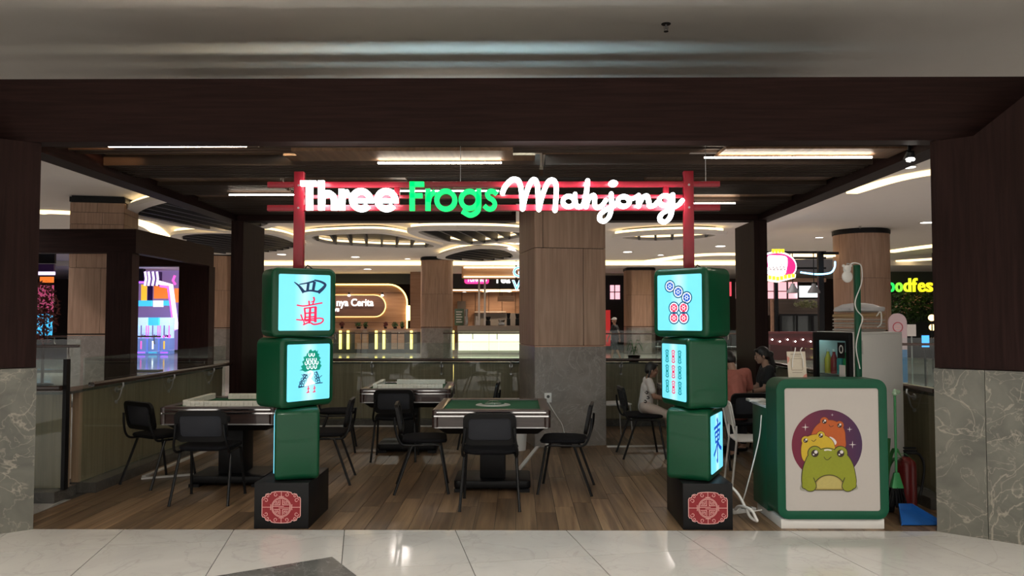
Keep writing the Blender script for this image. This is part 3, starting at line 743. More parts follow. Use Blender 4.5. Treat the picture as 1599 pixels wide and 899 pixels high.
# black plinths with the round red emblem
def spiral(cx, cy, r, a0, sg, n=14): return [(cx+r*(1-.62*i/n)*cos(R(a0)+sg*i*2*pi*.95/n), cy+r*(1-.62*i/n)*sin(R(a0)+sg*i*2*pi*.95/n)) for i in range(n+1)]
def plinth(x0, x1, y0, y1, label):
    cx = (x0+x1)/2; w = x1-x0
    t = thing('tower_plinth', label, 'plinth', (cx, y0, 0))
    MB().box(-w/2, w/2, 0, y1-y0, 0, Z0-.002).build('body', M['black'], t, bevel=.004)
    ox, oz = 0.0, .165
    q = [(.148, .035), (.148, .062), (.142, .075), (.125, .078), (.118, .098), (.100, .104), (.085, .098), (.075, .112), (.05, .118), (.0, .120)]
    out = [(a, b) for a, b in q]+[(-a, b) for a, b in q[::-1][1:]]+[(-a, -b) for a, b in q]+[(a, -b) for a, b in q[::-1][1:]]
    E = lambda nm, mat, mb: mb.build(nm, mat, t, (ox, -.0005, oz), smooth=0)
    E('emblem_ground', M['maroon'], MB().prism(out, 0, -.0012, ax='y'))
    l = MB(); lw = .0052
    l.ribbon(out, lw, -.0008, -.0022, True)
    for r in (.074, .066): l.ribbon(circ(0, 0, r, n=36), .004, -.0008, -.0022, True)
    for sx in (1, -1):
        l.ribbon([(sx*.148, 0), (sx*.082, 0)], lw*.8, -.0008, -.0022); l.ribbon([(sx*.082, -.022), (sx*.082, .022)], lw*.8, -.0008, -.0022)
        for sy in (1, -1):
            for cx_, cy_, r, a, g_ in ((.118, .052, .018, 0, 1), (.042, .095, .016, 90, -1), (.105, .085, .012, 45, 1)): l.ribbon([(sx*p[0], sy*p[1]) for p in spiral(cx_, cy_, r, a, g_)], lw*.75, -.0008, -.0022)
            l.ribbon([(sx*.010, sy*.058), (sx*.010, sy*.018), (sx*.056, sy*.018)], .0045, -.0008, -.0022); l.ribbon([(sx*.022, sy*.052), (sx*.022, sy*.030), (sx*.050, sy*.030)], .0045, -.0008, -.0022)
            l.ribbon([(sx*.034, sy*.046), (sx*.034, sy*.040), (sx*.046, sy*.040)], .004, -.0008, -.0022)
    for sy in (1, -1): l.ribbon([(0, sy*.120), (0, sy*.080)], lw*.8, -.0008, -.0022); l.ribbon([(-.02, sy*.081), (.02, sy*.081)], lw*.8, -.0008, -.0022)
    l.ribbon([(-.064, .006), (.02, .006)], .004, -.0008, -.0022); l.ribbon([(-.02, -.006), (.064, -.006)], .004, -.0008, -.0022)
    E('emblem_lines', M['pink'], l)
plinth(-2.035, -1.615, 6.05, 6.68, 'black plinth with red emblem under the left tile tower')
plinth(1.255, 1.635, 6.05, 6.70, 'black plinth with red emblem under the right tile tower')

# ================================================================== the big sign on its red frame
sg = thing('shop_sign', 'big lit shop sign in white and green letters on a red frame', 'sign', (-.2, 6.36, Z0+3*TH))
ZT = Z0+3*TH+.010; sl = lambda x, y, z: (x+.2, y-6.36, z-(Z0+3*TH))
def SB(name, x0, x1, y0, y1, z0, z1, m='red', bev=.003):
    return MB().box(-(x1-x0)/2, (x1-x0)/2, -(y1-y0)/2, (y1-y0)/2, -(z1-z0)/2, (z1-z0)/2).build(name, M[m], sg, sl((x0+x1)/2, (y0+y1)/2, (z0+z1)/2), bevel=bev)
for x in (-1.80, 1.385):
    SB('post', x-.04, x+.04, 6.335, 6.395, ZT, 2.815)
    MB().tube([(x+.05, 0, 0), (x+.07, 0, .03), (x+.11, 0, .0)], .006).build('cable', M['black'], sg, sl(0, 6.37, ZT))
    for z in (2.70, 2.515):
        MB().cyl((0, 0, 0), (0, -.006, 0), .009, n=10).build('bolt', M['steel'], sg, sl(x, 6.335, z))
SB('rail', -2.06, 1.64, 6.34, 6.39, 2.687, 2.731); SB('rail', -2.06, 1.64, 6.34, 6.39, 2.492, 2.540); SB('rail', -1.755, 1.34, 6.345, 6.385, 2.595, 2.622)
SB('upright', -1.02, -.975, 6.345, 6.385, 2.54, 2.687); SB('upright', 1.18, 1.225, 6.345, 6.385, 2.54, 2.687)
SY = 6.29
def letter(strokes, zoom, mat, disc=()):
    sc, ox, oy = zoom
    cv = lambda p: XZ(ox+p[0]/sc, oy+p[1]/sc, SY)
    k = SY/FPX/sc
    allp = [cv(p) for st in strokes for p in st[0]]+[cv(d[:2]) for d in disc]
    cx = sum(p[0] for p in allp)/len(allp); cz = sum(p[1] for p in allp)/len(allp)
    mb = MB()
    for st in strokes:
        pts, w, o = st[0], st[1], st[2] if len(st) > 2 else ''
        q = [Vector(cv(p))-Vector((cx, cz)) for p in pts]
        if 's' in o: q = cr(q, 6, 'c' in o)
        mb.ribbon(q, w*k*.93, -.02, .02, closed='c' in o, round='r' in o)
    for x, y, rx, ry in disc:
        a = Vector(cv((x, y)))-Vector((cx, cz)); mb.prism(circ(a.x, a.y, rx*k, ry*k), -.02, .02, ax='y')
    return mb.build('letter', mat, sg, sl(cx, SY, cz), smooth=30)
Z7, Z8 = (4.703, 450, 260), (4.4417, 770, 260)
lw_, lg_ = M['letter_white'], M['letter_green']
letter([([(94, 124), (206, 124)], 42), ([(156, 106), (156, 320)], 48)], Z7, lw_)
letter([([(244, 104), (244, 320)], 46), ([(246, 275), (252, 225), (285, 196), (322, 208), (338, 250), (338, 320)], 46, 's')], Z7, lw_)
letter([([(394, 166), (394, 320)], 44), ([(396, 260), (404, 215), (448, 186)], 44, 's')], Z7, lw_)
for cx in (537, 721): letter([(arc(cx, 246, 64, -64, 0, 322, 34), 48), ([(cx-60, 252), (cx+86, 252)], 32)], Z7, lw_)
letter([([(911, 112), (911, 325)], 40), ([(895, 130), (998, 130)], 38), ([(900, 214), (986, 214)], 36)], Z7, lg_)
letter([([(1027, 165), (1027, 325)], 40), ([(1029, 262), (1042, 212), (1082, 184)], 38, 's')], Z7, lg_)
letter([(circ(1158, 247, 66, n=40), 38, 'c')], Z7, lg_)
letter([(circ(1332, 245, 62, n=40), 38, 'c'), ([(1400, 165), (1400, 290), (1385, 335), (1335, 357), (1278, 328)], 38, 's')], Z7, lg_)
letter([([(1532, 203), (1512, 186), (1484, 182), (1462, 202), (1474, 228), (1505, 248), (1518, 278), (1502, 307), (1470, 312), (1440, 288)], 36, 's')], Z7, lg_)
letter([([(65, 182), (85, 137), (130, 93), (172, 97), (190, 135), (198, 200), (205, 292)], 36, 'sr'), ([(205, 292), (226, 200), (256, 118), (285, 92), (306, 125), (312, 205), (318, 296)], 36, 'sr'), ([(318, 296), (342, 200), (376, 118), (405, 95), (432, 115), (438, 175), (430, 302)], 36, 'sr')], Z8, lw_)
letter([(circ(524, 242, 40, 36, n=30), 32, 'c'), ([(568, 192), (570, 240), (582, 275), (612, 276), (632, 245)], 32, 'sr')], Z8, lw_)
letter([([(632, 245), (648, 170), (655, 102)], 34, 'sr'), ([(655, 100), (648, 180), (646, 278)], 34, 'sr'), ([(650, 260), (668, 218), (694, 200), (706, 220), (704, 262), (722, 284), (755, 270), (780, 235)], 32, 'sr')], Z8, lw_)
letter([([(818, 190), (822, 262), (808, 340), (772, 378), (740, 366), (745, 330), (790, 295), (845, 268), (862, 248)], 32, 'sr')], Z8, lw_, [(832, 118, 32, 22)])
letter([(circ(905, 242, 40, 34, n=30), 32, 'c'), ([(938, 222), (968, 222), (1000, 205)], 28, 'sr')], Z8, lw_)
letter([([(1008, 200), (1010, 275)], 32, 'r'), ([(1012, 262), (1038, 215), (1066, 205), (1078, 235), (1086, 272), (1115, 270), (1140, 245)], 32, 'sr')], Z8, lw_)
letter([(circ(1192, 236, 40, 34, n=30), 32, 'c'), ([(1244, 196), (1242, 280), (1228, 348), (1192, 384), (1158, 368), (1168, 330), (1225, 296), (1285, 265), (1310, 236)], 32, 'sr')], Z8, lw_)

# ================================================================== frog counter
CX0, CX1, CY = 1.985, 2.835, 6.07
ct = thing('display_counter', 'green counter with a white front panel showing three cartoon frogs', 'counter', ((CX0+CX1)/2, CY, 0))
cw = CX1-CX0; CB, CT = .075, 1.145
MB().box(-cw/2+.03, cw/2-.03, .02, .62, 0, CB).build('plinth', M['white'], ct, bevel=.003)
MB().ringprism(rrect(-cw/2, cw/2, CB, CT, .085, 8), rrect(-cw/2+.064, cw/2-.064, CB+.064, CT-.07, .02, 8), 0, .02, ax='y').build('front_frame', M['greenc'], ct, bevel=.003)
MB().prism(rrect(-cw/2+.064, cw/2-.064, CB+.064, CT-.07, .02, 8), .008, .02, ax='y').build('poster_panel', M['whiteb'], ct, smooth=0)
MB().prism(rrect(-cw/2, cw/2, CB, CT, .085, 8), .0205, .26, ax='y').build('front_block', M['greenc'], ct)
MB().box(-cw/2+.004, cw/2-.004, .262, .64, CB+.002, .89).build('desk_body', M['greenc'], ct, bevel=.006)
MB().box(-cw/2-.0, cw/2, .262, .66, .892, .915).build('desk_top', M['white'], ct, bevel=.003)
# cartoon frogs: flat layers of printed film
fo = dict(out=plain('print_outline_brown', (.035, .03, .008), .5), lime=plain('print_lime', (.26, .29, .012), .5), lime2=plain('print_lime_dark', (.22, .235, .012), .5), belly=plain('print_cream', (.48, .40, .13), .5), belly2=plain('print_tan', (.33, .25, .06), .5),
          yel=plain('print_yellow', (.58, .40, .02), .5), org=plain('print_orange', (.48, .095, .012), .5), wht=plain('print_white', (.7, .66, .66), .5), outr=plain('print_outline_red', (.16, .02, .005), .5), blk=plain('print_dark_eye', (.03, .012, .008), .5), grey=plain('print_grey', (.32, .32, .26), .5))
def disc_mat():
    m, nt, b = _new('print_purple_disc'); N = nt.nodes; L = nt.links
    tc = N.new('ShaderNodeTexCoord'); sp_ = N.new('ShaderNodeSeparateXYZ'); L.new(tc.outputs['Object'], sp_.inputs[0])
    mr = N.new('ShaderNodeMapRange'); mr.inputs['From Min'].default_value = -.26; mr.inputs['From Max'].default_value = .26; L.new(sp_.outputs[0], mr.inputs[0])
    rp = N.new('ShaderNodeValToRGB'); rp.color_ramp.elements[0].color = (.16, .006, .032, 1); rp.color_ramp.elements[1].color = (.045, .009, .062, 1); L.new(mr.outputs[0], rp.inputs[0])
    L.new(rp.outputs[0], b.inputs['Base Color']); b.inputs['Roughness'].default_value = .45; return m
em = link('frog_emblem', None, ct); bpy.data.objects.remove(em)
KX = 5.99; fcx, fcz = P(1225+397/KX, 630+430/KX, CY).x, P(1225+397/KX, 630+430/KX, CY).z
def FP(pts): return [(lambda p: (p.x-fcx, p.z-fcz))(P(1225+x/KX, 630+y/KX, CY+.008)) for x, y in pts]
FL = [0]
fparent = None
def film(name, pts, mat, par=None):
    FL[0] += 1; d = .00012*FL[0]+.0006
    o = MB().prism(FP(pts), 0.0, -d, ax='y').build(name, mat, ct if par is None else par, (0, 0, 0) if par else (fcx-(CX0+CX1)/2, .0078, fcz), smooth=0)
    return o
def line(name, pts, w, mat, par, closed=False):
    FL[0] += .4; d = .00012*FL[0]+.0006
    return MB().ribbon(FP(pts), w/KX*CY/FPX, 0, -d, closed).build(name, mat, par, smooth=0)
disc = film('frog_emblem', circ(397, 385, 330, n=56), disc_mat())
def star(x, y, r): return [(x+(r if i % 2 == 0 else r*.16)*sin(i*pi/4), y-(r if i % 4 == 0 else r*.75 if i % 2 == 0 else r*.16)*cos(i*pi/4)) for i in range(8)]
for x, y, r in ((195, 220, 36), (608, 240, 26), (636, 383, 36), (446, 105, 14)): film('star', star(x, y, r), fo['wht'], disc)
def frog(nm, body, eyes, mat, ol, mouth, er, lw):
    b = cr(body, 6, True)
    film(nm+'_outline', [(p[0], p[1]) for p in b], ol, disc)
    for x, y in eyes: film(nm+'_outline', circ(x, y, er*1.12, n=24), ol, disc)
    c = sum(b, Vector((0, 0)))/len(b)
    sh = [c+(p-c)*(1-lw/((p-c).length)) for p in b]
    film(nm+'_body', [(p[0], p[1]) for p in sh], mat, disc)
    for x, y in eyes:
        film(nm+'_eyelid', circ(x, y, er, n=24), mat, disc)
        film(nm+'_eye', circ(x, y+2, er*.56, n=20), fo['blk'], disc); film(nm+'_eye_shine', circ(x+er*.16, y-er*.18, er*.26, n=12), fo['wht'], disc); film(nm+'_eye_shine', circ(x-er*.2, y+er*.2, er*.13, n=10), fo['wht'], disc)
    line(nm+'_mouth', cr(mouth, 5), 5, fo['blk'], disc)
frog('orange_frog', [(330, 175), (430, 150), (510, 180), (560, 240), (572, 320), (560, 420), (400, 440), (260, 330), (262, 250)], [(372, 165), (514, 202)], fo['org'], fo['outr'], [(414, 196), (430, 216), (458, 205)], 38, 5)
film('orange_frog_belly', cr([(420, 310), (460, 325), (486, 360), (470, 385), (430, 360)], 5, True), fo['wht'], disc)
frog('yellow_frog', [(175, 335), (250, 290), (340, 285), (420, 315), (468, 380), (470, 500), (300, 560), (180, 540), (150, 440)], [(196, 342), (338, 296)], fo['yel'], fo['outr'], [(250, 340), (272, 352), (294, 332)], 38, 5)
for sx in (0, 1): film('green_frog_foot', cr([(165, 740), (145, 800), (200, 806), (200, 760)] if not sx else [(660, 735), (684, 795), (620, 806), (640, 760)], 4, True), fo['grey'], disc)
frog('green_frog', [(225, 470), (330, 425), (400, 410), (470, 425), (580, 470), (640, 560), (665, 660), (672, 740), (640, 800), (400, 808), (185, 800), (158, 740), (160, 640), (180, 560)], [(282, 462), (522, 462)], fo['lime'], fo['out'], [(366, 495), (382, 518), (405, 522), (436, 495)], 62, 7)
for nm, q, mt in (('green_frog_belly', arc(415, 805, 150, -138, 0, 180, 22), fo['belly2']), ('green_frog_belly', arc(415, 762, 118, -88, -20, 200, 22), fo['belly'])): film(nm, q, mt, disc)
line('green_frog_belly_line', arc(415, 805, 150, -140, 0, 180, 22), 7, fo['out'], disc)
line('green_frog_ground_line', [(200, 806), (640, 806)], 7, fo['out'], disc)
for a_ in ([(268, 690), (285, 730), (295, 775), (270, 812), (225, 818), (180, 790), (165, 740), (200, 690)], [(562, 690), (545, 730), (535, 775), (560, 812), (605, 818), (650, 790), (665, 740), (630, 690)]):
    film('green_frog_arm', cr(a_, 5, True), fo['lime'], disc); line('green_frog_arm_line', cr(a_[:6], 5), 7, fo['out'], disc)
film('green_frog_shine', cr([(370, 428), (400, 424), (435, 430), (435, 440), (400, 436), (372, 440)], 4, True), fo['wht'], disc)

# ================================================================== chairs
def make_chair(label):
    t = thing('visitor_chair', label, 'chair', (0, 0, 0), 0, 'black visitor chairs')
    # seat: rounded pad, faces +y
    mb = MB(); lp = []
    for z, i in ((.455, .03), (.460, .008), (.475, 0), (.49, .006), (.497, .03), (.50, .07)):
        lp.append([(x*(1.0+.05*(y/.21)), y, z+.012*max(0, (abs(x)-.1)/.12)*.5) for x, y in rrect(-.235+i, .235-i, -.205+i, .215-i, .09, 5)])
    mb.loft(lp).build('seat', M['seat'], t)
    # backrest pad: dark plastic frame and mesh inside, leaning back
    Mx = Matrix.Translation((0, -.215, .545)) @ Matrix.Rotation(R(11), 4, 'X')
    bend = lambda p, y: (p[0], y+.22*p[0]*p[0], p[1])
    o_ = rrect(-.225, .225, 0, .275, .06, 6); i_ = rrect(-.180, .180, .045, .235, .035, 6)
    f = MB(); f.loft([[bend(p, -.014) for p in o_], [bend(p, .014) for p in o_], [bend(p, .014) for p in i_], [bend(p, -.014) for p in i_]], close=True, M=Mx)
    f.build('back_frame', M['black'], t)
    g = MB(); g.loft([[bend((p[0]*k, .14+(p[1]-.14)*k), y) for p in i_] for k, y in ((.98, -.006), (1.03, -.003), (1.03, .003), (.98, .006))], M=Mx); g.build('back_mesh', M['mesh'], t)
    for s in (1, -1):
        # rear upright runs from under the seat up behind the backrest
        MB().tube(cr([(s*.215, -.10, .445), (s*.228, -.19, .452), (s*.232, -.232, .50), (s*.215, -.262, .60), (s*.205, -.272, .70)], 5), .0115, 8).build('back_support', M['blackm'], t)
        MB().tube([(s*.21, .10, .448), (s*.222, .15, .44), (s*.245, .225, .012), (s*.246, .227, 0)], [.012, .0125, .0125, .015], 8).build('leg', M['blackm'], t)
        MB().tube([(s*.21, -.06, .448), (s*.222, -.11, .44), (s*.250, -.265, .012), (s*.251, -.267, 0)], [.012, .0125, .0125, .015], 8).build('leg', M['blackm'], t)
        MB().tube([(s*.212, .12, .445), (s*.215, -.12, .445)], .011, 8).build('seat_rail', M['blackm'], t)
    return t
ch = [  # x, y, heading (0 = faces away from the camera), label
    (-.245, 6.86, 0, 'black mesh chair seen from behind in front of the green table'),
    (-2.765, 7.03, R(2), 'black mesh chair seen from behind at the near side of the left table'),
    (-3.53, 7.74, R(-32), 'leftmost black chair, turned right beside the left railing'),
    (-.90, 7.48, R(-84), 'black chair left of the green table, facing right'),
    (.43, 7.46, R(82), 'black chair right of the green table, seen from its side'),
    (-1.43, 9.12, R(3), 'black chair seen from behind at the back table'),
    (-2.24, 9.68, R(-80), 'black chair left of the back table, facing right'),
    (-.52, 9.95, R(88), 'black chair right of the back table, mostly hidden by the green table'),
    (-1.93, 7.85, R(96), 'black chair behind the left tile tower, facing left'),
    (1.46, 9.32, R(-88), 'black chair on which the girl in the white shirt sits'),
    (2.46, 8.70, R(8), 'black chair on which the person in the salmon shirt sits'),
    (3.12, 9.66, R(88), 'black chair on which the woman in black sits')]
c0 = None
for x, y, a, lb in ch:
    if c0 is None: c0 = make_chair(lb); c0.location = (x, y, 0); c0.rotation_euler.z = a
    else: dup(c0, (x, y, 0), a, lb)
def white_chair(x, y, a, label):
    t = thing('white_chair', label, 'chair', (x, y, 0), a, 'white plastic chairs')
    lp = [[(p[0], p[1], z) for p in rrect(-.215+i, .215-i, -.20+i, .21-i, .07, 5)] for z, i in ((.45, .015), (.456, .0), (.468, 0), (.474, .02))]
    MB().loft(lp).build('seat', M['wplastic'], t)
    Mx = Matrix.Translation((0, -.195, .50)) @ Matrix.Rotation(R(10), 4, 'X')
    o_ = rrect(-.205, .205, .09, .33, .05, 6)
    MB().loft([[(p[0], y+.25*p[0]*p[0], p[1]) for p in o_] for y in (-.006, .006)], M=Mx).build('backrest', M['wplastic'], t)
    for s in (1, -1):
        MB().tube([(s*.195, .17, .45), (s*.205, .20, 0)], .010, 8).build('leg', M['steel'], t)
        MB().tube([(s*.200, -.24, 0), (s*.192, -.19, .45), (s*.196, -.222, .60), (s*.196, -.255, .80)], .010, 8).build('leg', M['wplastic'], t)
        MB().box(s*.196-.012, s*.196+.012, -.20, -.185, .44, .60).build('back_arm', M['wplastic'], t)
    return t
white_chair(1.29, 10.78, R(-75), 'white plastic chair half hidden behind the big oak column')
white_chair(2.26, 7.62, R(-95), 'white plastic chair with pale legs behind the frog counter')

# ================================================================== mahjong tables
def mahjong_table(x, y, rz, label, disc=True, w=1.06):
    t = thing('mahjong_table', label, 'table', (x, y, 0), rz, 'automatic mahjong tables'); h = w/2; Z = .79
    q = lambda s, r=.03: rrect(-s, s, -s, s, r, 4)
    MB().ringprism(q(h), q(h-.085, .01), Z-.05, Z).build('wood_rim', M['walnut'], t, bevel=.004)
    MB().ringprism(q(h+.006), q(h-.01), Z-.030, Z-.018).build('chrome_strip', M['chrome'], t)
    MB().ringprism(q(h+.009), q(h-.01), Z-.064, Z-.051).build('chrome_strip', M['chrome'], t)
    MB().prism(q(h-.004), Z-.155, Z-.065).build('apron', M['walnut'], t)
    MB().ringprism(q(h+.002), q(h-.02), Z-.166, Z-.156).build('lower_strip', M['steel'], t)
    MB().loft([[(*p, Z-.23) for p in q(h-.10)], [(*p, Z-.167) for p in q(h-.03)]]).build('under_tray', M['black'], t)
    MB().box(-h+.086, h-.086, -h+.086, h-.086, Z-.03, Z-.012).build('felt', M['felt'], t, smooth=0)
    for sx, sy in ((1, 1), (1, -1), (-1, 1), (-1, -1)): MB().cyl((sx*(h-.025), sy*(h-.025), Z-.16), (sx*(h-.025), sy*(h-.025), Z-.005), .033, n=16).build('corner_cap', M['walnut'], t)
    for a in range(4):
        m4 = Matrix.Rotation(a*pi/2, 4, 'Z'); MB().box(-.12, .12, h-.003, h+.006, Z-.14, Z-.08, m4).build('drawer_front', M['black'], t, bevel=.002)
    MB().box(-.12, .12, -.16, .16, .10, Z-.231).build('pedestal', M['black'], t, bevel=.01)
    MB().prism(rrect(-.36, .36, -.27, .27, .05, 4), .03, .10).build('base', M['black'], t, bevel=.012)
    for sx in (1, -1): MB().box(sx*.30-.05, sx*.30+.05, -.30, .30, .0, .029).build('foot', M['black'], t)
    if disc:
        MB().lathe([(0, .012), (.10, .012), (.165, .004), (.17, 0)][::-1], 36).build('control_disc', plain('silver_plastic', (.42, .42, .40), .4), t, (0, 0, Z-.012))
        k = MB().lathe([(0, .03), (.035, .027), (.06, .015), (.07, .0)][::-1], 24).build('dice_dome', M['glass'], t, (0, 0, Z+.0005))
        MB().ringprism(circ(0, 0, .11), circ(0, 0, .085), 0, .004).build('button_ring', M['felt'], t, (0, 0, Z+.0005))
    return t
MT = (-.25, 7.63); LT = (-2.82, 7.83); BT = (-1.36, 9.78); PT = (2.27, 9.70)
mahjong_table(*MT, R(0), 'empty mahjong table with bare green felt and silver centre disc')
mahjong_table(*LT, R(1), 'mahjong table beside the left tile tower with walls of white tiles', disc=False)
mahjong_table(*BT, R(2), 'mahjong table at the back railing with walls of white tiles', disc=False)
mahjong_table(*PT, R(0), 'mahjong table behind the right tower where people sit', disc=False, w=.96)
# white mahjong tiles: every one its own object
tb, gb = MB(), MB()
tile_me = None
def wall(cx, cy, rz, x0, y0, x1, y1, n, label, grp):
    """two courses of n tiles from (x0,y0) to (x1,y1) in table coordinates"""
    global tile_me
    Mr = Matrix.Rotation(rz, 4, 'Z'); a = math.atan2(y1-y0, x1-x0)
    for i in range(n):
        for l in range(2):
            u = (i+.5)/n; p = Mr @ Vector((x0+(x1-x0)*u, y0+(y1-y0)*u, 0)); sp_ = math.hypot(x1-x0, y1-y0)/n
            if tile_me is None:
                o = MB().box(-.0204, .0204, -.027, .027, 0, .0275).build('mahjong_tile', M['ivory'], bevel=.003, seg=1); tile_me = o.data
            else: o = link('mahjong_tile', tile_me)
            o.location = (cx+p.x+random.uniform(-.0006, .0006), cy+p.y+random.uniform(-.0012, .0012), .7785+l*.0278); o.rotation_euler = (0, 0, rz+a+random.uniform(-.008, .008)); tag(o, ('lower', 'upper')[l]+' white mahjong tile '+ORD[i]+' from '+label, 'mahjong tile', grp)
for (c, rz, nm) in ((LT, R(1), 'left table'), (BT, R(2), 'back table')):
    for nm2, q in (('near', (-.335, -.40, .38, -.40, 17)), ('left', (-.385, .40, -.385, -.315, 17)), ('far', (-.20, .345, .42, .345, 15))):
        wall(c[0], c[1], rz, *q, '%s in %s wall on the %s' % ({'near': 'the left', 'far': 'the left', 'left': 'behind'}[nm2], nm2, nm), 'tiles of the %s wall on the %s' % (nm2, nm))
    wall(c[0], c[1], rz, .405, -.40, .405, -.32, 2, 'the front in short right row on the %s' % nm, 'tiles of the right row on the %s' % nm)

# ================================================================== fridge, pole and things behind the counter
fr = thing('drinks_fridge', 'white display fridge with black framed glass door behind the counter', 'fridge', (3.07, 7.22, 0), R(16))
FW, FD, FH = .50, .52, 1.475
fm = lambda nm, mat, mb, **k: mb.build(nm, mat, fr, **k)
# local: front faces -x (towards the players), white side faces -y
fm('cabinet', M['white'], MB().box(-.20, .32, -.25, -.225, .06, FH).box(-.20, .32, .225, .25, .06, FH).box(.295, .32, -.225, .225, .06, FH).box(-.20, .32, -.25, .25, FH, FH+.02).box(-.20, .32, -.25, .25, .04, .10), bevel=.003)
fm('base', M['black'], MB().box(-.18, .30, -.23, .23, 0, .04))
fm('door_frame', M['black'], MB().ringprism(rrect(-.25, .25, .08, FH+.015, .012), rrect(-.205, .205, .16, FH-.06, .01), -.245, -.205, ax='x'), bevel=.002)
fm('door_glass', M['glass'], MB().box(-.232, -.226, -.204, .204, .162, FH-.062))
fm('door_handle', M['steel'], MB().box(-.275, -.248, -.19, -.165, .65, 1.1))
fm('inner_light', glow('fridge_light', (.55, .95, 1), 2.0), MB().box(-.19, -.16, -.2, .2, FH-.05, FH-.03))
for z in (.45, .78, 1.10): fm('shelf', M['steel'], MB().box(-.19, .29, -.222, .222, z, z+.008))
bt = [(.02, .35, .10), (.02, .28, .30), (.30, .02, .03), (.5, .42, .05), (.03, .12, .4)]
bm_ = [plain('drink_%s' % n, c, .25, coat=.4) for n, c in zip(('green', 'teal', 'red', 'yellow', 'blue'), bt)]
Mf = Matrix.Translation(fr.location) @ Matrix.Rotation(R(16), 4, 'Z')
k_ = 0
names = ('green', 'teal', 'red', 'yellow', 'blue')
for sh, z in (('bottom', .458), ('middle', .788), ('top', 1.108)):
    for r_, x in enumerate((-.14,)):
        for j in range(5):
            p = Mf @ Vector((x, -.17+j*.085, z)); col = (k_*2+j) % 5
            t = thing('drink_bottle', '%s bottle %s from the right on the %s fridge shelf' % (names[col], ORD[j], sh), 'bottle', p, 0, 'bottles in the fridge')
            MB().lathe([(0, 0), (.030, .0), (.032, .01), (.032, .13), (.014, .18), (.013, .20), (0, .20)], 14).build('bottle_body', bm_[col], t)
            MB().lathe([(0, .201), (.015, .201), (.015, .222), (0, .222)], 12).build('cap', M['white'], t)
    k_ += 1
p = Mf @ Vector((-.2475, -.10, 1.33))
st = fm('door_sticker', M['black'], MB().box(-.2475, -.246, -.20, -.10, 1.26, 1.40))
MB().ringprism(circ(-.15, 1.34, .028, .038, 18), circ(-.15, 1.34, .016, .026, 18), -.2492, -.2476, ax='x').build('sticker_ring', M['white'], st, smooth=0)
fm('door_sticker', M['white'], MB().box(-.2475, -.246, -.20, -.12, 1.09, 1.20)); fm('door_sticker', plain('sticker_green', (.03, .4, .05), .5), MB().box(-.2475, -.246, -.20, -.02, .98, 1.085))
fm('side_sticker', plain('sticker_grey', (.5, .49, .48), .6), MB().box(-.17, -.10, -.2515, -.2502, 1.30, 1.42))
# parcels stacked on the fridge
card = [plain('kraft_paper', (.38, .25, .13), .8), plain('grey_paper', (.36, .33, .30), .8), plain('pale_paper', (.48, .42, .36), .8)]
z = FH+.022; Pf = Mf @ Vector((.06, -.01, 0))
pk = [(.030, 1, 0, 'lowest grey parcel'), (.024, 2, 4, 'second pale parcel from the bottom'), (.028, 1, -5, 'third grey parcel from the bottom'), (.026, 2, 3, 'fourth pale parcel from the bottom'), (.05, 0, -3, 'thick brown kraft parcel just under the plastic bag')]
for h_, m_, a_, nm in pk:
    w_, d_ = .175, .155
    lp = [[(p[0]*(1+.015*sin(9*p[1])), p[1], zz+.004*sin(14*p[0]+m_*2)) for p in rrect(-w_+i, w_-i, -d_+i, d_-i, .02, 3)] for zz, i in ((0.004, .012), (.3*h_, 0), (.7*h_, .002), (h_-.004, .02))]
    o = MB().loft(lp).build('paper_parcel', card[m_], None, (Pf.x, Pf.y, z+.001), (0, 0, R(16+a_))); tag(o, nm+' on top of the white fridge', 'parcel', 'parcels on the fridge'); z += h_+.003
bagm = plain('milky_plastic_bag', (.58, .58, .60), .35, bump=.5, bscale=25)
lp = []
for k in range(7):
    v = k/6; s = [.82, 1, 1.02, .98, .86, .6, .25][k]
    lp.append([(p[0]*s*(1+.05*sin(5*k+11*p[1])), p[1]*s*(1+.05*cos(3*k+13*p[0])), v*.085+.008*sin(17*p[0]+2*k)*sin(pi*v)) for p in rrect(-.18, .18, -.15, .15, .05, 5)])
tag(MB().loft(lp).build('plastic_bag', bagm, None, (Pf.x, Pf.y, z+.002), (0, 0, R(14))), 'crumpled milky plastic bag on the parcels on the fridge', 'bag')
hook = MB().tube(cr([(0, -.165, .10), (.03, -.185, .14), (.03, -.19, .04), (0, -.175, .0)], 5), .006).build('bag_handle', M['white'], None, (Pf.x+.03, Pf.y-.03, FH+.06), (0, 0, R(16)))
tag(hook, 'white paper loop hanging at the front of the parcel stack', 'handle')
# green pole with bear-shaped lamp
gx, gz = XZ(1344, 592, 6.62); _, ztop = XZ(1344, 413, 6.62)
t = thing('lamp_pole', 'thin green pole rising behind the frog counter with a white cable', 'pole', (gx, 6.66, .918))
MB().box(-.022, .022, -.022, .022, 0, ztop-.918).build('post', M['greenc'], t, bevel=.003)
hz = ztop-.918
MB().tube(cr([(-.06, -.01, hz-.02), (-.05, -.02, hz+.012), (0, -.02, hz+.012), (.03, -.026, hz-.02), (.028, -.028, hz-.15), (-.028, -.03, hz-.3), (-.02, -.03, hz-.38), (.03, -.03, hz-.45), (-.0, -.03, hz-.55), (-.03, -.03, hz-.7), (.0, -.03, hz-.88)], 5), .005).build('white_cable', M['wplastic'], t)
bear = MB().ell((-.085, -.01, hz-.10), .047, .022, .052).ell((-.085, -.01, hz-.035), .036, .02, .035).ell((-.115, -.01, hz-.008), .014, .012, .014).ell((-.055, -.01, hz-.008), .014, .012, .014).build('bear_lamp', M['wplastic'], t)
remesh(bear, .004, 2); bear['label'] = 'white bear-shaped lamp hung at the pole top'
MB().tube([(-.085, -.005, hz-.0), (-.085, -.005, hz+.012), (-.03, -.005, hz+.006)], .005).build('arm', M['steel'], t)
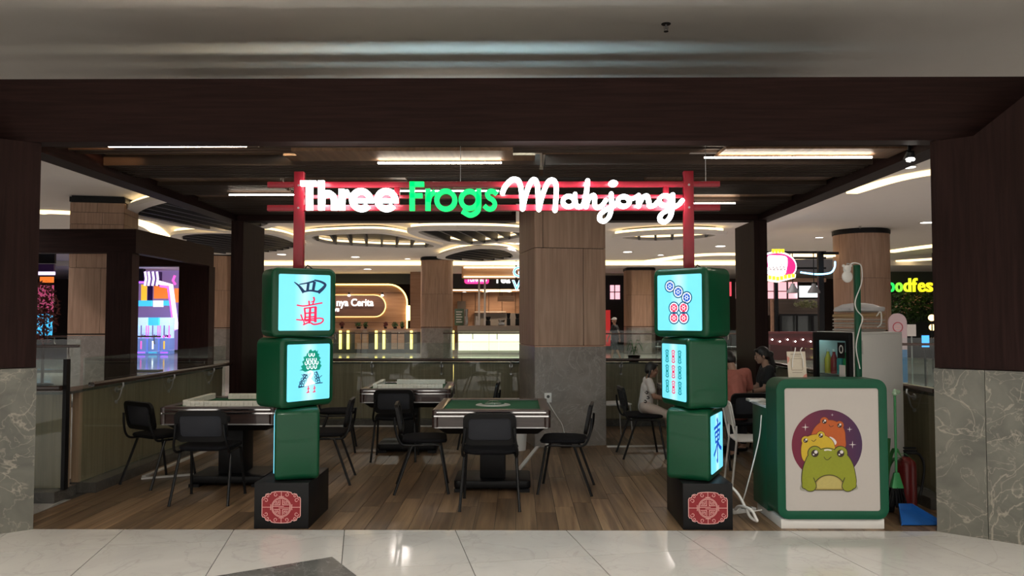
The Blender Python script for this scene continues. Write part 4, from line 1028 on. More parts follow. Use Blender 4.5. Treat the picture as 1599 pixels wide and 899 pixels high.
# payment stand on the counter
sx, sz_ = XZ(1247, 591, 6.2)
t = thing('card_stand', 'clear stand with a pale payment card on top of the frog counter', 'card stand', (sx, 6.22, CT+.002), R(4))
paper = plain('cream_card', (.62, .55, .45), .6)
Mc = Matrix.Rotation(R(-8), 4, 'X')
MB().box(-.075, .075, -.002, .0, .0, .205, Mc).build('card', paper, t, smooth=0)
for z0, z1, w_ in ((.180, .186, .045), (.166, .170, .03), (.036, .040, .04)): MB().box(-w_, w_, -.003, -.0021, z0, z1, Mc).build('print_line', plain('grey_print', (.30, .26, .22), .7), t, smooth=0)
MB().prism([(-.075, .11), (-.06, .13), (-.055, .155), (-.075, .17)], -.003, -.0021, ax='y', M=Mc).prism([(.075, .0), (.04, .0), (.055, .02), (.075, .03)], -.003, -.0021, ax='y', M=Mc).build('print_blot', plain('pink_print', (.6, .25, .2), .7), t, smooth=0)
MB().ribbon(rrect(-.045, .045, .058, .148, .003, 2), .004, -.003, -.0021, True, M=Mc).build('print_frame', plain('brown_print', (.33, .27, .2), .7), t, smooth=0)
MB().tube(cr([(-.045, -.006, .08), (-.04, -.008, .15), (-.02, -.004, .21), (-.015, .0, .235)], 5), .004).tube(cr([(.045, -.006, .08), (.04, -.008, .15), (.025, -.004, .21), (.04, .0, .235)], 5), .004).build('wire_clip', M['wplastic'], t)
MB().box(-.06, .06, -.03, .05, 0, .006).build('base', M['glass'], t, smooth=0)
# papers on the desk part of the counter
tag(MB().box(-.09, .06, -.06, .06, 0, .022).build('receipt_box', M['wplastic'], None, (2.02, 6.64, .9165), bevel=.004), 'small white box on the left end of the counter desk', 'box')

# white tangle of cables and power strip beside the counter
c_ = cr([P(1112, 749, 6.42), P(1130, 752, 6.40), P(1150, 768, 6.36), P(1163, 790, 6.32), P(1171, 806, 6.26), Vector((1.86, 6.20, .03)), P(1180, 808, 6.2), P(1172, 795, 6.22), P(1155, 790, 6.34), P(1148, 795, 6.4)], 7)
tag(MB().tube(c_, .0115, 10).build('thick_cable', M['wplastic']), 'thick white cable looping from the right tile tower', 'cable')
c2 = cr([P(1189, 648, 6.30), P(1186, 680, 6.28), P(1177, 720, 6.27), P(1165, 765, 6.35), P(1160, 787, 6.42), P(1172, 797, 6.45), P(1190, 796, 6.45)], 7)
tag(MB().tube(c2, .005, 8).build('thin_cable', M['wplastic']), 'thin white cable hanging along the left side of the counter', 'cable')
g0 = G(1160, 800).xy
t = thing('power_strip', 'white power strip lying between right tower and frog counter', 'power strip', (g0.x, g0.y, .001), R(25))
MB().box(-.12, .12, -.03, .03, 0, .035).build('body', M['wplastic'], t, bevel=.006)
for i in range(3): MB().lathe([(0, 0), (.016, 0), (.016, .003), (0, .003)], 14).build('socket', M['grout'], t, (-.075+i*.075, 0, .0355))

# broom, dustpan, fire extinguisher, plant at the right
bg_ = G(1418, 806).xy
t = thing('dustpan', 'blue plastic dustpan on the floor beside the right front column', 'dustpan', (3.10, 6.25, 0), R(0))
blue = plain('blue_plastic', (.012, .10, .36), .35)
MB().loft([[(-.05, .10, .075), (.05, .10, .075), (.17, -.08, .008), (-.12, -.08, .008)], [(-.052, .104, .080), (.052, .104, .080), (.173, -.082, .013), (-.123, -.082, .013)]]).build('pan', blue, t, smooth=0)
MB().loft([[(.05, .10, .003), (.17, -.08, .003), (.17, -.08, .05), (.05, .11, .13)], [(.056, .10, .003), (.176, -.08, .003), (.176, -.08, .05), (.056, .11, .13)]]).build('side', blue, t, smooth=0)
MB().loft([[(-.05, .10, .003), (-.12, -.08, .003), (-.12, -.08, .04), (-.05, .11, .13)], [(-.056, .10, .003), (-.126, -.08, .003), (-.126, -.08, .04), (-.056, .11, .13)]]).build('side', blue, t, smooth=0)
MB().loft([[(-.05, .10, .003), (.05, .10, .003), (.05, .11, .13), (-.05, .11, .13)], [(-.05, .106, .003), (.05, .106, .003), (.05, .116, .13), (-.05, .116, .13)]]).build('back', blue, t, smooth=0)
t = thing('broom', 'green handled broom with black bristles standing in the dustpan', 'broom', (3.07, 6.44, 0))
lg = plain('green_plastic', (.05, .30, .10), .3)
MB().tube([(0, 0, .28), (.01, .02, .99)], .010, 10).build('handle', lg, t)
MB().lathe([(.0, .985), (.016, .985), (.022, 1.0), (.012, 1.03), (0, 1.04)], 14).ell((.03, .02, 1.01), .03, .008, .02).build('handle_end', plain('pale_green_plastic', (.35, .5, .35), .3), t)
MB().loft([[(x*.4, y*.4, .36) for x, y in rrect(-.05, .05, -.03, .03, .01)], [(x, y, .24) for x, y in rrect(-.05, .05, -.03, .03, .01)]]).build('brush_head', lg, t)
b = MB()
for i in range(70):
    x, y = random.uniform(-.048, .048), random.uniform(-.028, .028); b.tube([(x, y, .245), (x*1.5+random.uniform(-.02, .02), y*1.6+random.uniform(-.015, .015), .09)], [.004, .0025], 4)
bb = b.build('bristles', M['black'], t); bb['kind'] = 'stuff'
t = thing('fire_extinguisher', 'red fire extinguisher behind the broom on the right', 'fire extinguisher', (3.30, 6.74, 0))
rd_ = plain('extinguisher_red', (.13, .008, .008), .35)
MB().lathe([(0, 0), (.07, 0), (.078, .01), (.078, .36), (.07, .40), (.04, .43), (.025, .44), (0, .44)], 24).build('cylinder', rd_, t)
MB().cyl((0, 0, .44), (0, 0, .48), .02).box(-.02, .09, -.012, .012, .48, .495).box(-.02, .08, -.012, .012, .505, .518).build('valve', M['black'], t)
MB().tube(cr([(.02, 0, .47), (.10, -.02, .46), (.14, -.02, .36), (.12, -.02, .2), (.10, -.02, .12)], 6), .011).build('hose', M['black'], t)
lf = plain('leaf_green', (.03, .16, .04), .45)
t = thing('potted_plant', 'small long leaved plant standing behind the fire extinguisher', 'plant', (3.10, 6.66, 0))
MB().lathe([(0, 0), (.05, 0), (.07, .14), (.06, .14), (.055, .12), (0, .12)], 18).build('pot', M['black'], t)
for i in range(9):
    a = i*2.4; l = .12+.05*(i % 3); h_ = .40+.05*(i % 4)
    pts = cr([(0, 0, .12), (.02*cos(a), .02*sin(a), .35), (l*.5*cos(a), l*.5*sin(a), h_+.04), (l*cos(a), l*sin(a), h_-.02)], 4)
    w_ = [.006, .007, .008, .010, .012, .014, .016, .018, .018, .016, .012, .007, .002]
    n_ = Vector((-sin(a), cos(a), 0)); mb = MB()
    mb.loft([[p-n_*w_[min(k, 12)], p+Vector((0, 0, .002)), p+n_*w_[min(k, 12)], p-Vector((0, 0, .002))] for k, p in enumerate(pts)]); mb.build('leaf', lf, t)
# socket and adaptor on the marble column, bin under the table
def on_col(s, z):   # point on the column's front face
    return Vector((.2+s*cos(TA), 9.9+s*sin(TA), z))
p = on_col(.17, .62); t = thing('wall_socket', 'white wall socket on the marble column base', 'socket', p, TA)
MB().box(-.045, .045, -.016, -.001, -.06, .06).build('plate', M['wplastic'], t, bevel=.003); MB().lathe([(0, 0), (.02, 0), (.02, .002), (0, .002)], 16, Matrix.Rotation(pi/2, 4, 'X')).build('socket_hole', M['grout'], t, (0, -.0165, .015))
p = on_col(.40, 0); t = thing('power_adaptor', 'black power adaptor block on the floor against the marble column', 'adaptor', (p.x, p.y-.06, 0), TA)
MB().box(-.07, .07, -.04, .04, 0, .10).build('body', M['black'], t, bevel=.008); MB().box(-.03, .02, -.02, .02, .101, .18).build('plug', M['black'], t, bevel=.005)
MB().tube(cr([(-.02, 0, .18), (-.06, -.02, .30), (-.14, -.03, .42), (-.2, -.02, .52), (-.235, -.02, .58)], 6), .006).build('cord', M['wplastic'], t)
p = on_col(.155, 0); tag(MB().box(-.025, .025, -.05, .0, 0, .09).build('white_plug', M['wplastic'], None, (p.x, p.y-.01, .0), (0, 0, TA), bevel=.004), 'small white plug box on the floor left of the black adaptor', 'plug')
p = on_col(-.3, 0)
t = thing('waste_bin', 'white round bin on the floor behind the green table', 'bin', (-.02, 9.72, 0)); MB().lathe([(0, 0), (.105, 0), (.125, .27), (.13, .275), (.12, .275), (.10, .02), (0, .02)], 24).build('bin_body', M['white'], t)
MB().ringprism(circ(0, 0, .131, n=24), circ(0, 0, .1215, n=24), .276, .29).build('rim', M['grout'], t)

# ================================================================== people
def person(label, x, y, rz, s, seat, shirt, pants, skin, hairm, lean=0.0, nod=0.0, child=False, hair='short', shoes=None, reach=.30):
    t = thing('person', label, 'person', (x, y, 0), rz, None)
    hz = seat+.122*s
    def T(p):                                   # upper body leans forward about the hips
        q = Vector((p[0]*s, p[1]*s, p[2]*s)); q = Matrix.Rotation(-lean, 3, 'X') @ q; return q+Vector((0, 0, hz))
    def H(p):                                   # head nods about the neck
        q = Vector(p); c = Vector((0, .02, .54)); q = Matrix.Rotation(-nod, 3, 'X') @ (q-c)+c; return T(q)
    kz = seat-.03
    kn = [Vector((sx*.10*s, .42*s, kz)) for sx in (1, -1)]
    an = [Vector((sx*.10*s, (.40 if not child else .46)*s, .085 if not child else max(.085, kz-.40*s))) for sx in (1, -1)]
    sh = [T((sx*.165, 0, .46)) for sx in (1, -1)]
    el = [T((sx*.215, .10, .20)) for sx in (1, -1)]
    wr = [Vector((sx*.12*s, (.10+reach)*s+.06, max(T((0, 0, .12)).z, seat+.14*s))) for sx in (1, -1)]
    b = MB(); n = 12
    b.cap(T((0, 0, .02)), .115*s, T((0, .0, .20)), .105*s, n); b.cap(T((-.055, .01, .34)), .10*s, T((.055, .01, .34)), .10*s, n); b.cap(T((-.10, 0, .43)), .065*s, T((.10, 0, .43)), .065*s, n)
    b.cap(T((0, 0, .18)), .105*s, T((0, .01, .36)), .11*s, n); b.cap(T((0, .0, .46)), .052*s, H((0, .02, .57)), .050*s, n)
    # head: skull, face, jaw, nose, ears
    hc = H((0, .035, .665)); Mh = Matrix.Translation(hc) @ Matrix.Rotation(-lean-nod, 4, 'X') @ Matrix.Scale(s*(1.12 if child else 1), 4)
    b.ell((0, -.012, .02), .075, .092, .09, 16, 11, Mh); b.ell((0, .03, -.035), .058, .062, .078, 14, 9, Mh); b.ell((0, .062, -.088), .028, .026, .024, 10, 7, Mh)
    b.ell((0, .098, -.03), .012, .016, .014, 8, 6, Mh); b.ell((0, .092, -.008), .009, .012, .03, 8, 6, Mh); b.ell((0, .088, -.060), .022, .010, .009, 8, 6, Mh)
    for sx in (1, -1): b.ell((sx*.078, -.005, -.02), .011, .02, .03, 8, 6, Mh); b.ell((sx*.035, .072, -.03), .022, .018, .02, 8, 6, Mh)
    for i in (0, 1):
        sx = (1, -1)[i]
        b.cap(T((sx*.085, 0, 0)), .088*s, kn[i], .062*s, n); b.cap(kn[i], .056*s, an[i], .038*s, n); b.cap(an[i]+Vector((0, -.02*s, -.035)), .034*s, an[i]+Vector((0, .13*s, -.050)), .026*s, n)
        b.cap(sh[i], .052*s, el[i], .040*s, n); b.cap(el[i], .039*s, wr[i], .027*s, n)
        d = (wr[i]-el[i]).normalized(); side = d.cross(Vector((0, 0, 1))).normalized(); up = side.cross(d)
        pm = wr[i]+d*.075*s
        for k in (-1.2, -.4, .4, 1.2): b.cap(wr[i]+side*.010*k*s, .014*s, pm+side*.017*k*s, .0125*s, 8)
        for k, l in ((-1.5, .058), (-.5, .072), (.5, .078), (1.5, .068)):
            k = k*(1 if sx > 0 else -1); f0 = pm+side*.015*k*s; f1 = f0+(d*.6*l-up*.1*l+side*.05*k*l)*s; f2 = f1+(d*.35*l-up*.4*l)*s
            b.cap(f0, .0095*s, f1, .0085*s, 8); b.cap(f1, .0085*s, f2, .0075*s, 8)
        ths = side*(-sx)
        b.cap(wr[i]+d*.02*s+ths*.02*s, .011*s, wr[i]+d*.06*s+ths*.05*s, .0095*s, 8); b.cap(wr[i]+d*.06*s+ths*.05*s, .0095*s, wr[i]+d*.095*s+ths*.052*s-up*.01, .008*s, 8)
    remesh(b.build('body', skin, t), .0065, 3)
    c = MB(); g = .014*s
    c.cap(T((0, 0, -.01)), .125*s+g, T((0, 0, .20)), .108*s+g, n); c.cap(T((-.055, .01, .34)), .10*s+g, T((.055, .01, .34)), .10*s+g, n); c.cap(T((-.105, 0, .43)), .063*s+g, T((.105, 0, .43)), .063*s+g, n); c.cap(T((0, 0, .18)), .11*s+g, T((0, .01, .36)), .112*s+g, n)
    for i in (0, 1):
        c.cap(sh[i], .054*s+g, sh[i]+(el[i]-sh[i])*.62, .052*s+g, n); c.cap(T(((.12, -.12)[i], 0, .455)), .055*s+g, sh[i], .053*s+g, n)
    remesh(c.build('shirt', shirt, t), .008, 3)
    c = MB()
    c.cap(T((-.04, 0, .0)), .118*s+.008, T((.04, 0, .0)), .118*s+.008, n)
    for i in (0, 1): c.cap(T(((.08, -.08)[i], 0, 0)), .092*s+.008, kn[i], .066*s+.010, n); c.cap(kn[i], .062*s+.010, an[i]+Vector((0, 0, .05)), .046*s+.010, n)
    remesh(c.build('trousers', pants, t), .008, 3)
    for i in (0, 1):
        c = MB(); c.cap(an[i]+Vector((0, -.03*s, -.045)), .036*s, an[i]+Vector((0, .15*s, -.055)), .030*s, n); remesh(c.build('shoe', shoes or M['black'], t), .008, 2)
    h = MB()
    h.ell((0, -.022, .035), .083, .096, .092, 16, 11, Mh); h.ell((0, -.06, -.01), .074, .055, .075, 14, 9, Mh)
    for sx in (1, -1): h.ell((sx*.066, -.025, .0), .02, .05, .05, 10, 7, Mh)
    h.ell((0, .055, .088), .06, .035, .022, 12, 7, Mh)
    if hair == 'bun': h.ell((0, -.115, -.015), .05, .055, .05, 12, 9, Mh); h.cap(Mh @ Vector((0, -.10, -.02)), .045*s, Mh @ Vector((0, -.125, -.17)), .035*s); h.cap(Mh @ Vector((0, -.12, -.16)), .035*s, Mh @ Vector((.0, -.12, -.27)), .018*s)
    if hair == 'braids':
        for sx in (1, -1):
            pts = cr([(sx*.070, -.03, -.03), (sx*.088, -.04, -.11), (sx*.092, -.045, -.20), (sx*.095, -.045, -.30), (sx*.09, -.035, -.37)], 4)
            for k, p in enumerate(pts): h.ell(p, .021-.004*(k % 2)-.0004*k, .021-.004*(k % 2), .019, 10, 7, Mh)
    remesh(h.build('hair', hairm, t), .006, 2)
    for sx in (1, -1):
        MB().ell((sx*.033, .0865, -.012), .011, .006, .0055, 10, 7, Mh).build('eye', M['black'], t); MB().ell((sx*.033, .088, .010), .016, .005, .003, 8, 5, Mh).build('eyebrow', M['black'], t)
    MB().ell((0, .0955, -.060), .018, .005, .004, 10, 5, Mh).build('mouth', plain('lips', (.25, .07, .06), .5), t)
    return t, T
skin1 = plain('skin_tan', (.30, .16, .105), .55, var=.05); skin2 = plain('skin_light_tan', (.40, .235, .17), .55, var=.05)
hairm = plain('black_hair', (.010, .008, .008), .45, bump=.5, bscale=160)
tee = plain('white_tee', (.62, .58, .55), .85, bump=.3, bscale=30); sal = plain('salmon_tee', (.40, .13, .10), .85, bump=.3, bscale=30); blk = plain('black_tee', (.012, .012, .014), .85)
beige = plain('beige_trousers', (.52, .42, .36), .85); jean = plain('dark_trousers', (.02, .022, .03), .85)
gp, GT = person('girl with black braids in a white shirt and beige trousers sitting on a black chair', 1.50, 9.32, R(-90), .66, .50, tee, beige, skin1, hairm, .10, .12, True, 'braids', reach=.22)
pr = MB()
for k, (yy, zz) in enumerate(((-.02, .42), (.02, .34), (-.03, .26), (.0, .17), (-.04, .10))):
    q = [GT((.157+.012*(zz < .3) , yy+a, zz+b_)) for a, b_ in ((-.02, -.015), (.01, -.022), (.02, .0), (.0, .02), (-.018, .012))]
    pr.tube(cr(q, 4), .0055, 6)
pr.build('shirt_print', M['black'], gp)
person('person in a salmon shirt seen from behind, leaning over the table beside the right tower', 2.44, 8.72, R(10), .90, .50, sal, jean, skin2, hairm, .32, .45, reach=.30)
person('woman with black tied hair in a black shirt, facing left behind the frog counter', 3.08, 9.66, R(86), .86, .50, blk, jean, skin2, hairm, .08, .16, hair='bun', reach=.24)

# ================================================================== what stands beyond the kiosk
def bx(name, par, mat, px0, px1, py0, py1, Y, d=.1, lab=None, **k):
    """a slab in depth Y..Y+d seen between two corners of the photograph, as a part of par"""
    a = P(px0, py1, Y); b = P(px1, py0, Y); a.z = max(a.z, 0); w, h = b.x-a.x, b.z-a.z
    L_ = par.location if par else Vector((0, 0, 0))
    o = MB().box(-w/2, w/2, 0, d, 0, h).build(name, mat, par, (a.x+w/2-L_.x, Y-L_.y, max(a.z, .0)-L_.z), smooth=0, **k)
    if lab: o['label'] = lab
    return o
def far_rail(x0, x1, Y, label, z=1.12, n=4):
    t = thing('far_railing', label, 'railing', ((x0+x1)/2, Y, 0)); w = x1-x0
    for i in range(n): MB().box(-w/2+i*w/n+.01, -w/2+(i+1)*w/n-.01, -.008, .008, .08, z+.1).build('glass_pane', M['glass'], t, smooth=0)
    MB().box(-w/2, w/2, -.10, -.03, z-.05, z).build('handrail', hand, t, bevel=.01)
    for i in range(n+1): MB().tube(cr([(-w/2+.2+i*(w-.4)/n, -.012, z-.25), (-w/2+.2+i*(w-.4)/n, -.06, z-.2), (-w/2+.2+i*(w-.4)/n, -.065, z-.05)], 4), .015, 6).build('bracket', M['steel'], t)
    MB().box(-w/2, w/2, -.15, .15, 0, .08).build('curb', M['curb'], t, smooth=0)
far_rail(-8.2, -3.9, 30.0, 'far glass railing in front of the wood café bar')
far_rail(-2.9, .3, 30.0, 'far glass railing in front of the coffee counter', n=3)
far_rail(3.2, 9.0, 29.0, 'far glass railing right of the oak column', n=5)
far_rail(-11.2, -8.2, 14.6, 'glass railing in front of the left oak column', z=1.14, n=3)
far_rail(-15.5, -11, 24, 'far glass railing in front of the arcade', z=1.12, n=4)
far_rail(7.2, 12.5, 15.5, 'far glass railing behind the frog counter on the right', z=1.15, n=4)

# second dark portal on the left
p2 = thing('timber_portal', 'second dark timber portal beyond the left railing', 'pergola', (-8.2, 16, 0)); q = lambda x, y: (x+8.2, y-16)
def pb(nm, m, x0, x1, y0, y1, z0, z1): MB().box(x0+8.2, x1+8.2, y0-16, y1-16, z0, z1).build(nm, m, p2, smooth=0)
pb('front_beam', M['darkx'], -10.6, -7.9, 16, 16.25, BZ0, BZ1); pb('column', M['dark'], -8.5, -7.97, 16.0, 16.3, 0, BZ0-.001)
pb('side_beam', M['darky'], -8.12, -7.9, 16.252, 20.0, BZ0, BZ1); pb('column', M['dark'], -8.75, -7.97, 20.01, 20.4, 0, BZ0-.001); pb('back_beam', M['darkx'], -10.6, -7.97, 20.01, 20.3, BZ0, BZ1)

# arcade at the far left
def lit(n, c, s): return glow(n, c, s)
violet = lit('violet_neon', (.40, .10, 1), 1.3); wneon = lit('white_violet_neon', (.80, .62, 1), 1.3); cy = lit('cyan_glow', (.06, .5, .9), .75); pk_ = lit('pink_glow', (1, .12, .6), .8); orl = lit('orange_poster', (1, .22, .03), .55); yel = lit('yellow_poster', (1, .55, .04), .6); dpur = plain('dark_purple_panel', (.05, .01, .12), .4); plum = lit('neon_washed_wall_glow', (.36, .26, .6), .22)
AY = 38
ar = thing('arcade_front', 'bright arcade front with purple neon and orange posters far left', 'arcade', (P(235, 500, AY).x, AY, 0))
bx('back_panel', ar, plum, 150, 300, 408, 546, AY+1.5, .1)  # wall's own emission stands in for neon light falling on it
bx('awning', ar, dpur, 224, 249, 424, 446, AY, .3)
for px in (226.5, 232, 238.5, 245):
    a, b_ = P(px, 424, AY-.06), P(px+1.5, 435, AY-.06); c = P(px-.5, 446, AY-.06); L_ = ar.location
    MB().tube([a-L_, b_-L_, c-L_], .055, 6).build('neon_tube', wneon, ar)
bx('lightbox', ar, M['black'], 204, 223, 416, 441, AY, .3); bx('light_line', ar, pk_, 204, 224, 413, 416, AY, .1); bx('light_line', ar, violet, 204, 226, 439, 442, AY-.1, .1)
for px0, px1, py0, py1, m_ in ((204, 208, 442, 472, orl), (209.5, 214, 442, 472, orl), (220, 229, 444, 471, yel), (240, 262, 446, 466, orl), (272, 279, 450, 472, orl), (230, 238, 446, 470, dpur)): bx('poster', ar, m_, px0, px1, py0, py1, AY+.6, .06)
bx('sign_board', ar, cy, 210, 237, 469, 478, AY-.2, .1); bx('sign_board', ar, lit('white_board', (1, .85, .95), .7), 239, 254, 469, 479, AY-.2, .1); bx('sign_board', ar, cy, 255, 268, 469, 477, AY-.2, .1)
L_ = ar.location
MB().tube([P(248, 441, AY-.3)-L_, P(267, 445, AY-.3)-L_, P(276, 514, AY-.3)-L_], .10, 8).build('neon_frame', wneon, ar); MB().tube([P(250, 446, AY-.3)-L_, P(263, 449, AY-.3)-L_, P(272, 516, AY-.3)-L_], .06, 8).build('neon_frame', violet, ar)
MB().tube([P(273, 430, AY-.3)-L_, P(270, 438, AY-.3)-L_, P(274, 444, AY-.3)-L_], .06, 6).build('neon_arrow', pk_, ar)
for i, (px0, px1) in enumerate(((201, 218), (219, 236), (237, 254), (255, 271))):
    c0_ = P((px0+px1)/2, 500, AY-1.2); w = (px1-px0)*AY/FPX; t = thing('claw_machine', 'glowing claw machine in the far arcade, %s from the left' % ('first', 'second', 'third', 'fourth')[i], 'arcade machine', (c0_.x, AY-1.6, 0))
    hw_ = w/2-.02
    MB().box(-hw_, hw_, 0, .6, 0, .75).build('cabinet', lit('machine_base_glow', (.18, .28, .75), .35), t, bevel=.02)
    MB().box(-hw_, hw_, 0, .6, 1.35, 1.72).build('header', (cy, lit('header_pale', (.6, .85, 1), .55))[i % 2], t, bevel=.02)
    for sx in (1, -1): MB().box(sx*(hw_-.02)-.02, sx*(hw_-.02)+.02, 0, .04, .75, 1.35).build('post', violet, t)
    MB().box(-hw_+.02, hw_-.02, .5, .58, .75, 1.35).build('lit_back', lit('machine_back', (.5, .72, .95), .5), t)
    for k in range(7): MB().ell((-hw_+.08+k*(2*hw_-.16)/6, .25+.1*(k % 2), .82+.03*(k % 3)), .05).build('prize', (pk_, M['red'], M['whiteb'])[k % 3], t)
    MB().box(-.03, .03, -.02, -.001, .25, .62).build('coin_panel', (yel, pk_, lit('white_coin', (1, .95, 1), 1.4), yel)[i], t); MB().box(-hw_+.05, hw_-.05, -.02, -.001, .05, .12).build('base_light', (cy, violet)[i % 2], t)
bx2 = thing('arcade_front', 'strip of lit arcade machines at the very left behind the front column', 'arcade', (P(70, 500, 30).x, 30, 0))
bx('light_line', bx2, wneon, 50, 84, 424, 429, 30, .1); bx('lit_panel', bx2, orl, 62, 82, 432, 441, 30, .1); bx('lit_panel', bx2, dpur, 50, 84, 412, 424, 30, .1); bx('lit_panel', bx2, cy, 55, 80, 490, 525, 30, .1); bx('lit_panel', bx2, lit('pink_panel', (.8, .12, .3), .25), 55, 82, 445, 488, 30, .1)
bx('frame', bx2, M['black'], 45, 86, 380, 411, 30, .1); bx('ceiling_light', bx2, lit('pale_blue', (.6, .65, 1), .8), 62, 84, 384, 392, 29.9, .1)
# leaves
def foliage(name, mat, par, loc, R3, n, size, shape=1.0):
    mb = MB()
    for i in range(n):
        d = Vector((random.gauss(0, 1), random.gauss(0, 1), random.gauss(0, 1))).normalized()*random.random()**.45
        c = Vector((d.x*R3[0], d.y*R3[1], d.z*R3[2])); u = Vector((random.gauss(0, 1), random.gauss(0, 1), random.gauss(0, 1))).normalized(); v = u.orthogonal().normalized(); l = size*random.uniform(.7, 1.3); n_ = u.cross(v)*l*.12
        mb.add([c-u*l, c+v*l*.42+n_, c+u*l, c-v*l*.42+n_], [(0, 1, 2, 3)])
    o = mb.build(name, mat, par, loc, smooth=0); o['kind'] = 'stuff'; return o
redleaf = plain('dark_red_leaf', (.12, .02, .016), .6, var=.5, bscale=3); grn = plain('leaf_green_dim', (.035, .085, .022), .6, var=.5, bscale=3)
t = thing('red_tree', 'dark red leaved ornamental tree beside the left oak column', 'tree', (P(68, 500, 15.4).x, 15.4, 0))
foliage('foliage', redleaf, t, (0, 0, 1.75), (.28, .28, .65), 420, .05); MB().tube([(0, 0, .3), (.01, 0, 1.2), (0, .02, 1.9)], [.03, .025, .012], 8).build('trunk', M['dark'], t); MB().lathe([(0, 0), (.17, 0), (.2, .35), (.17, .35), (.16, .3), (0, .3)], 20).build('pot', M['black'], t)

# café with the wooden wall
CYY = 42; cf = thing('cafe_wall', 'far wooden café wall with rounded corner and warm light outline', 'wall panel', (-9, CYY, 0))
pxz = lambda x, y, Y=CYY: Vector(((lambda p: (p.x, p.z))(P(x, y, Y))))
warm = lit('warm_led_line', (1, .66, .18), 3.0); wallw = wood('cafe_wood', (.30, .165, .10), (.40, .235, .15), .5, 'x', .5); plate = wood('cafe_plate_wood', (.11, .055, .045), (.15, .08, .065), .5, 'x', .6)
tl = pxz(636, 444); z1 = tl.y; x1 = tl.x; r_ = 1.0
ol = [Vector((-15, 0)), Vector((x1, 0))]+[Vector((x1-r_+r_*cos(R(a)), z1-r_+r_*sin(R(a)))) for a in range(0, 91, 10)]+[Vector((-15, z1))]
lc = lambda p: (p[0]+9, p[1])
MB().prism([lc(p) for p in ol], 0, .2, ax='y').build('wood_wall', wallw, cf, smooth=0)
MB().ribbon([lc(p) for p in ol[1:]], .07, -.05, .0).build('led_outline', warm, cf)
for i, zz in enumerate((1.45, 3.05)): MB().box(-6, x1+9-.1, -.004, .0, zz, zz+.025).build('wall_joint', plate, cf, smooth=0)
pr_ = pxz(602, 461); pb_ = pxz(602, 494); r_ = (pr_.y-pb_.y)/2; cz = (pr_.y+pb_.y)/2
st_ = [Vector((-14, pb_.y))]+[Vector((pr_.x-r_+r_*cos(R(a)), cz+r_*sin(R(a)))) for a in range(-90, 91, 12)]+[Vector((-14, pr_.y))]
MB().prism([lc(p) for p in st_], -.22, -.06, ax='y').build('sign_plate', plate, cf, smooth=0); MB().ribbon([lc(p) for p in st_], .06, -.05, -.01).build('led_outline', warm, cf)
L_ = cf.location; wl = lit('white_sign_letters', (1, .98, .95), 1.3)
a = P(525.5, 477.5, CYY-.28); b_ = P(583, 482, CYY-.28); text_mesh('sign_text', 'nya Cerita', .55, .06, wl, cf, (a.x-L_.x, -.26, a.z), width=b_.x-a.x, bold=.012)
a = P(521, 486, CYY-.28); text_mesh('sign_text', 'ys', .36, .06, wl, cf, (a.x-L_.x, -.26, a.z), bold=.02)
for px in (545, 597):
    a = P(px, 461, CYY-.4)-L_; MB().cyl((a.x, a.y, a.z+.04), (a.x, a.y, a.z+.16), .05, n=10).build('spot_housing', M['black'], cf); MB().ell((a.x, a.y, a.z), .07, .07, .06, 10, 7).build('spot_lamp', M['downlight'], cf)
a = P(638, 487, CYY-.2)-L_; MB().box(a.x-.14, a.x+.14, a.y, a.y+.15, a.z-.45, a.z+.35).build('wall_sconce', lit('sconce', (1, .75, .3), 3), cf, bevel=.04)
struct(bx('trim_10', None, plain('black_fascia', (.008, .014, .012), .4), 440, 690, 422, 443.5, CYY+.4, .3)); struct(bx('trim_11', None, plain('black_fascia_right', (.008, .012, .011), .4), 703, 830, 425, 451, CYY+.4, .3))
struct(bx('trim_12', None, wallw, 640, 657, 421, 548, CYY-1.2, .6))
cb = thing('cafe_bar', 'long wooden café bar with glowing yellow light bars', 'counter', (-7, 38, 0))
bx('bar_top', cb, wood('bar_top_wood', (.20, .11, .08), (.27, .16, .11), .4, 'x', .6), 470, 664, 513, 518, 38, .7)
bx('bar_front', cb, plain('dark_bar_front', (.03, .028, .028), .25), 470, 664, 518, 560, 38.1, .5)
for px0, px1 in ((554, 564), (565, 575), (611, 620), (621, 631)): bx('wood_front', cb, wallw, px0, px1, 518, 545, 38.02, .07)
yb = lit('yellow_light_bar', (1, .68, .16), 2.4)
for px in (531, 543, 587, 599, 642): bx('light_bar', cb, yb, px-1.8, px+1.8, 516, 545, 37.9, .12)
for i, (px, w_) in enumerate(((534, 4), (560, 6), (571, 4), (602, 4), (617, 5), (628, 4))):
    a = P(px, 513, 38.3); rr_ = w_*38/FPX
    t = thing('bar_plant', 'small dark plant on the far café bar, %s from the left' % ('first', 'second', 'third', 'fourth', 'fifth', 'sixth')[i], 'plant', (a.x, 38.3, a.z))
    MB().lathe([(0, 0), (rr_*.5, 0), (rr_*.6, .09), (0, .09)], 12).build('pot', M['black'], t); foliage('foliage', grn if i in (1, 2, 4, 5) else redleaf, t, (0, 0, .20), (rr_, rr_, .14), 60, .06)
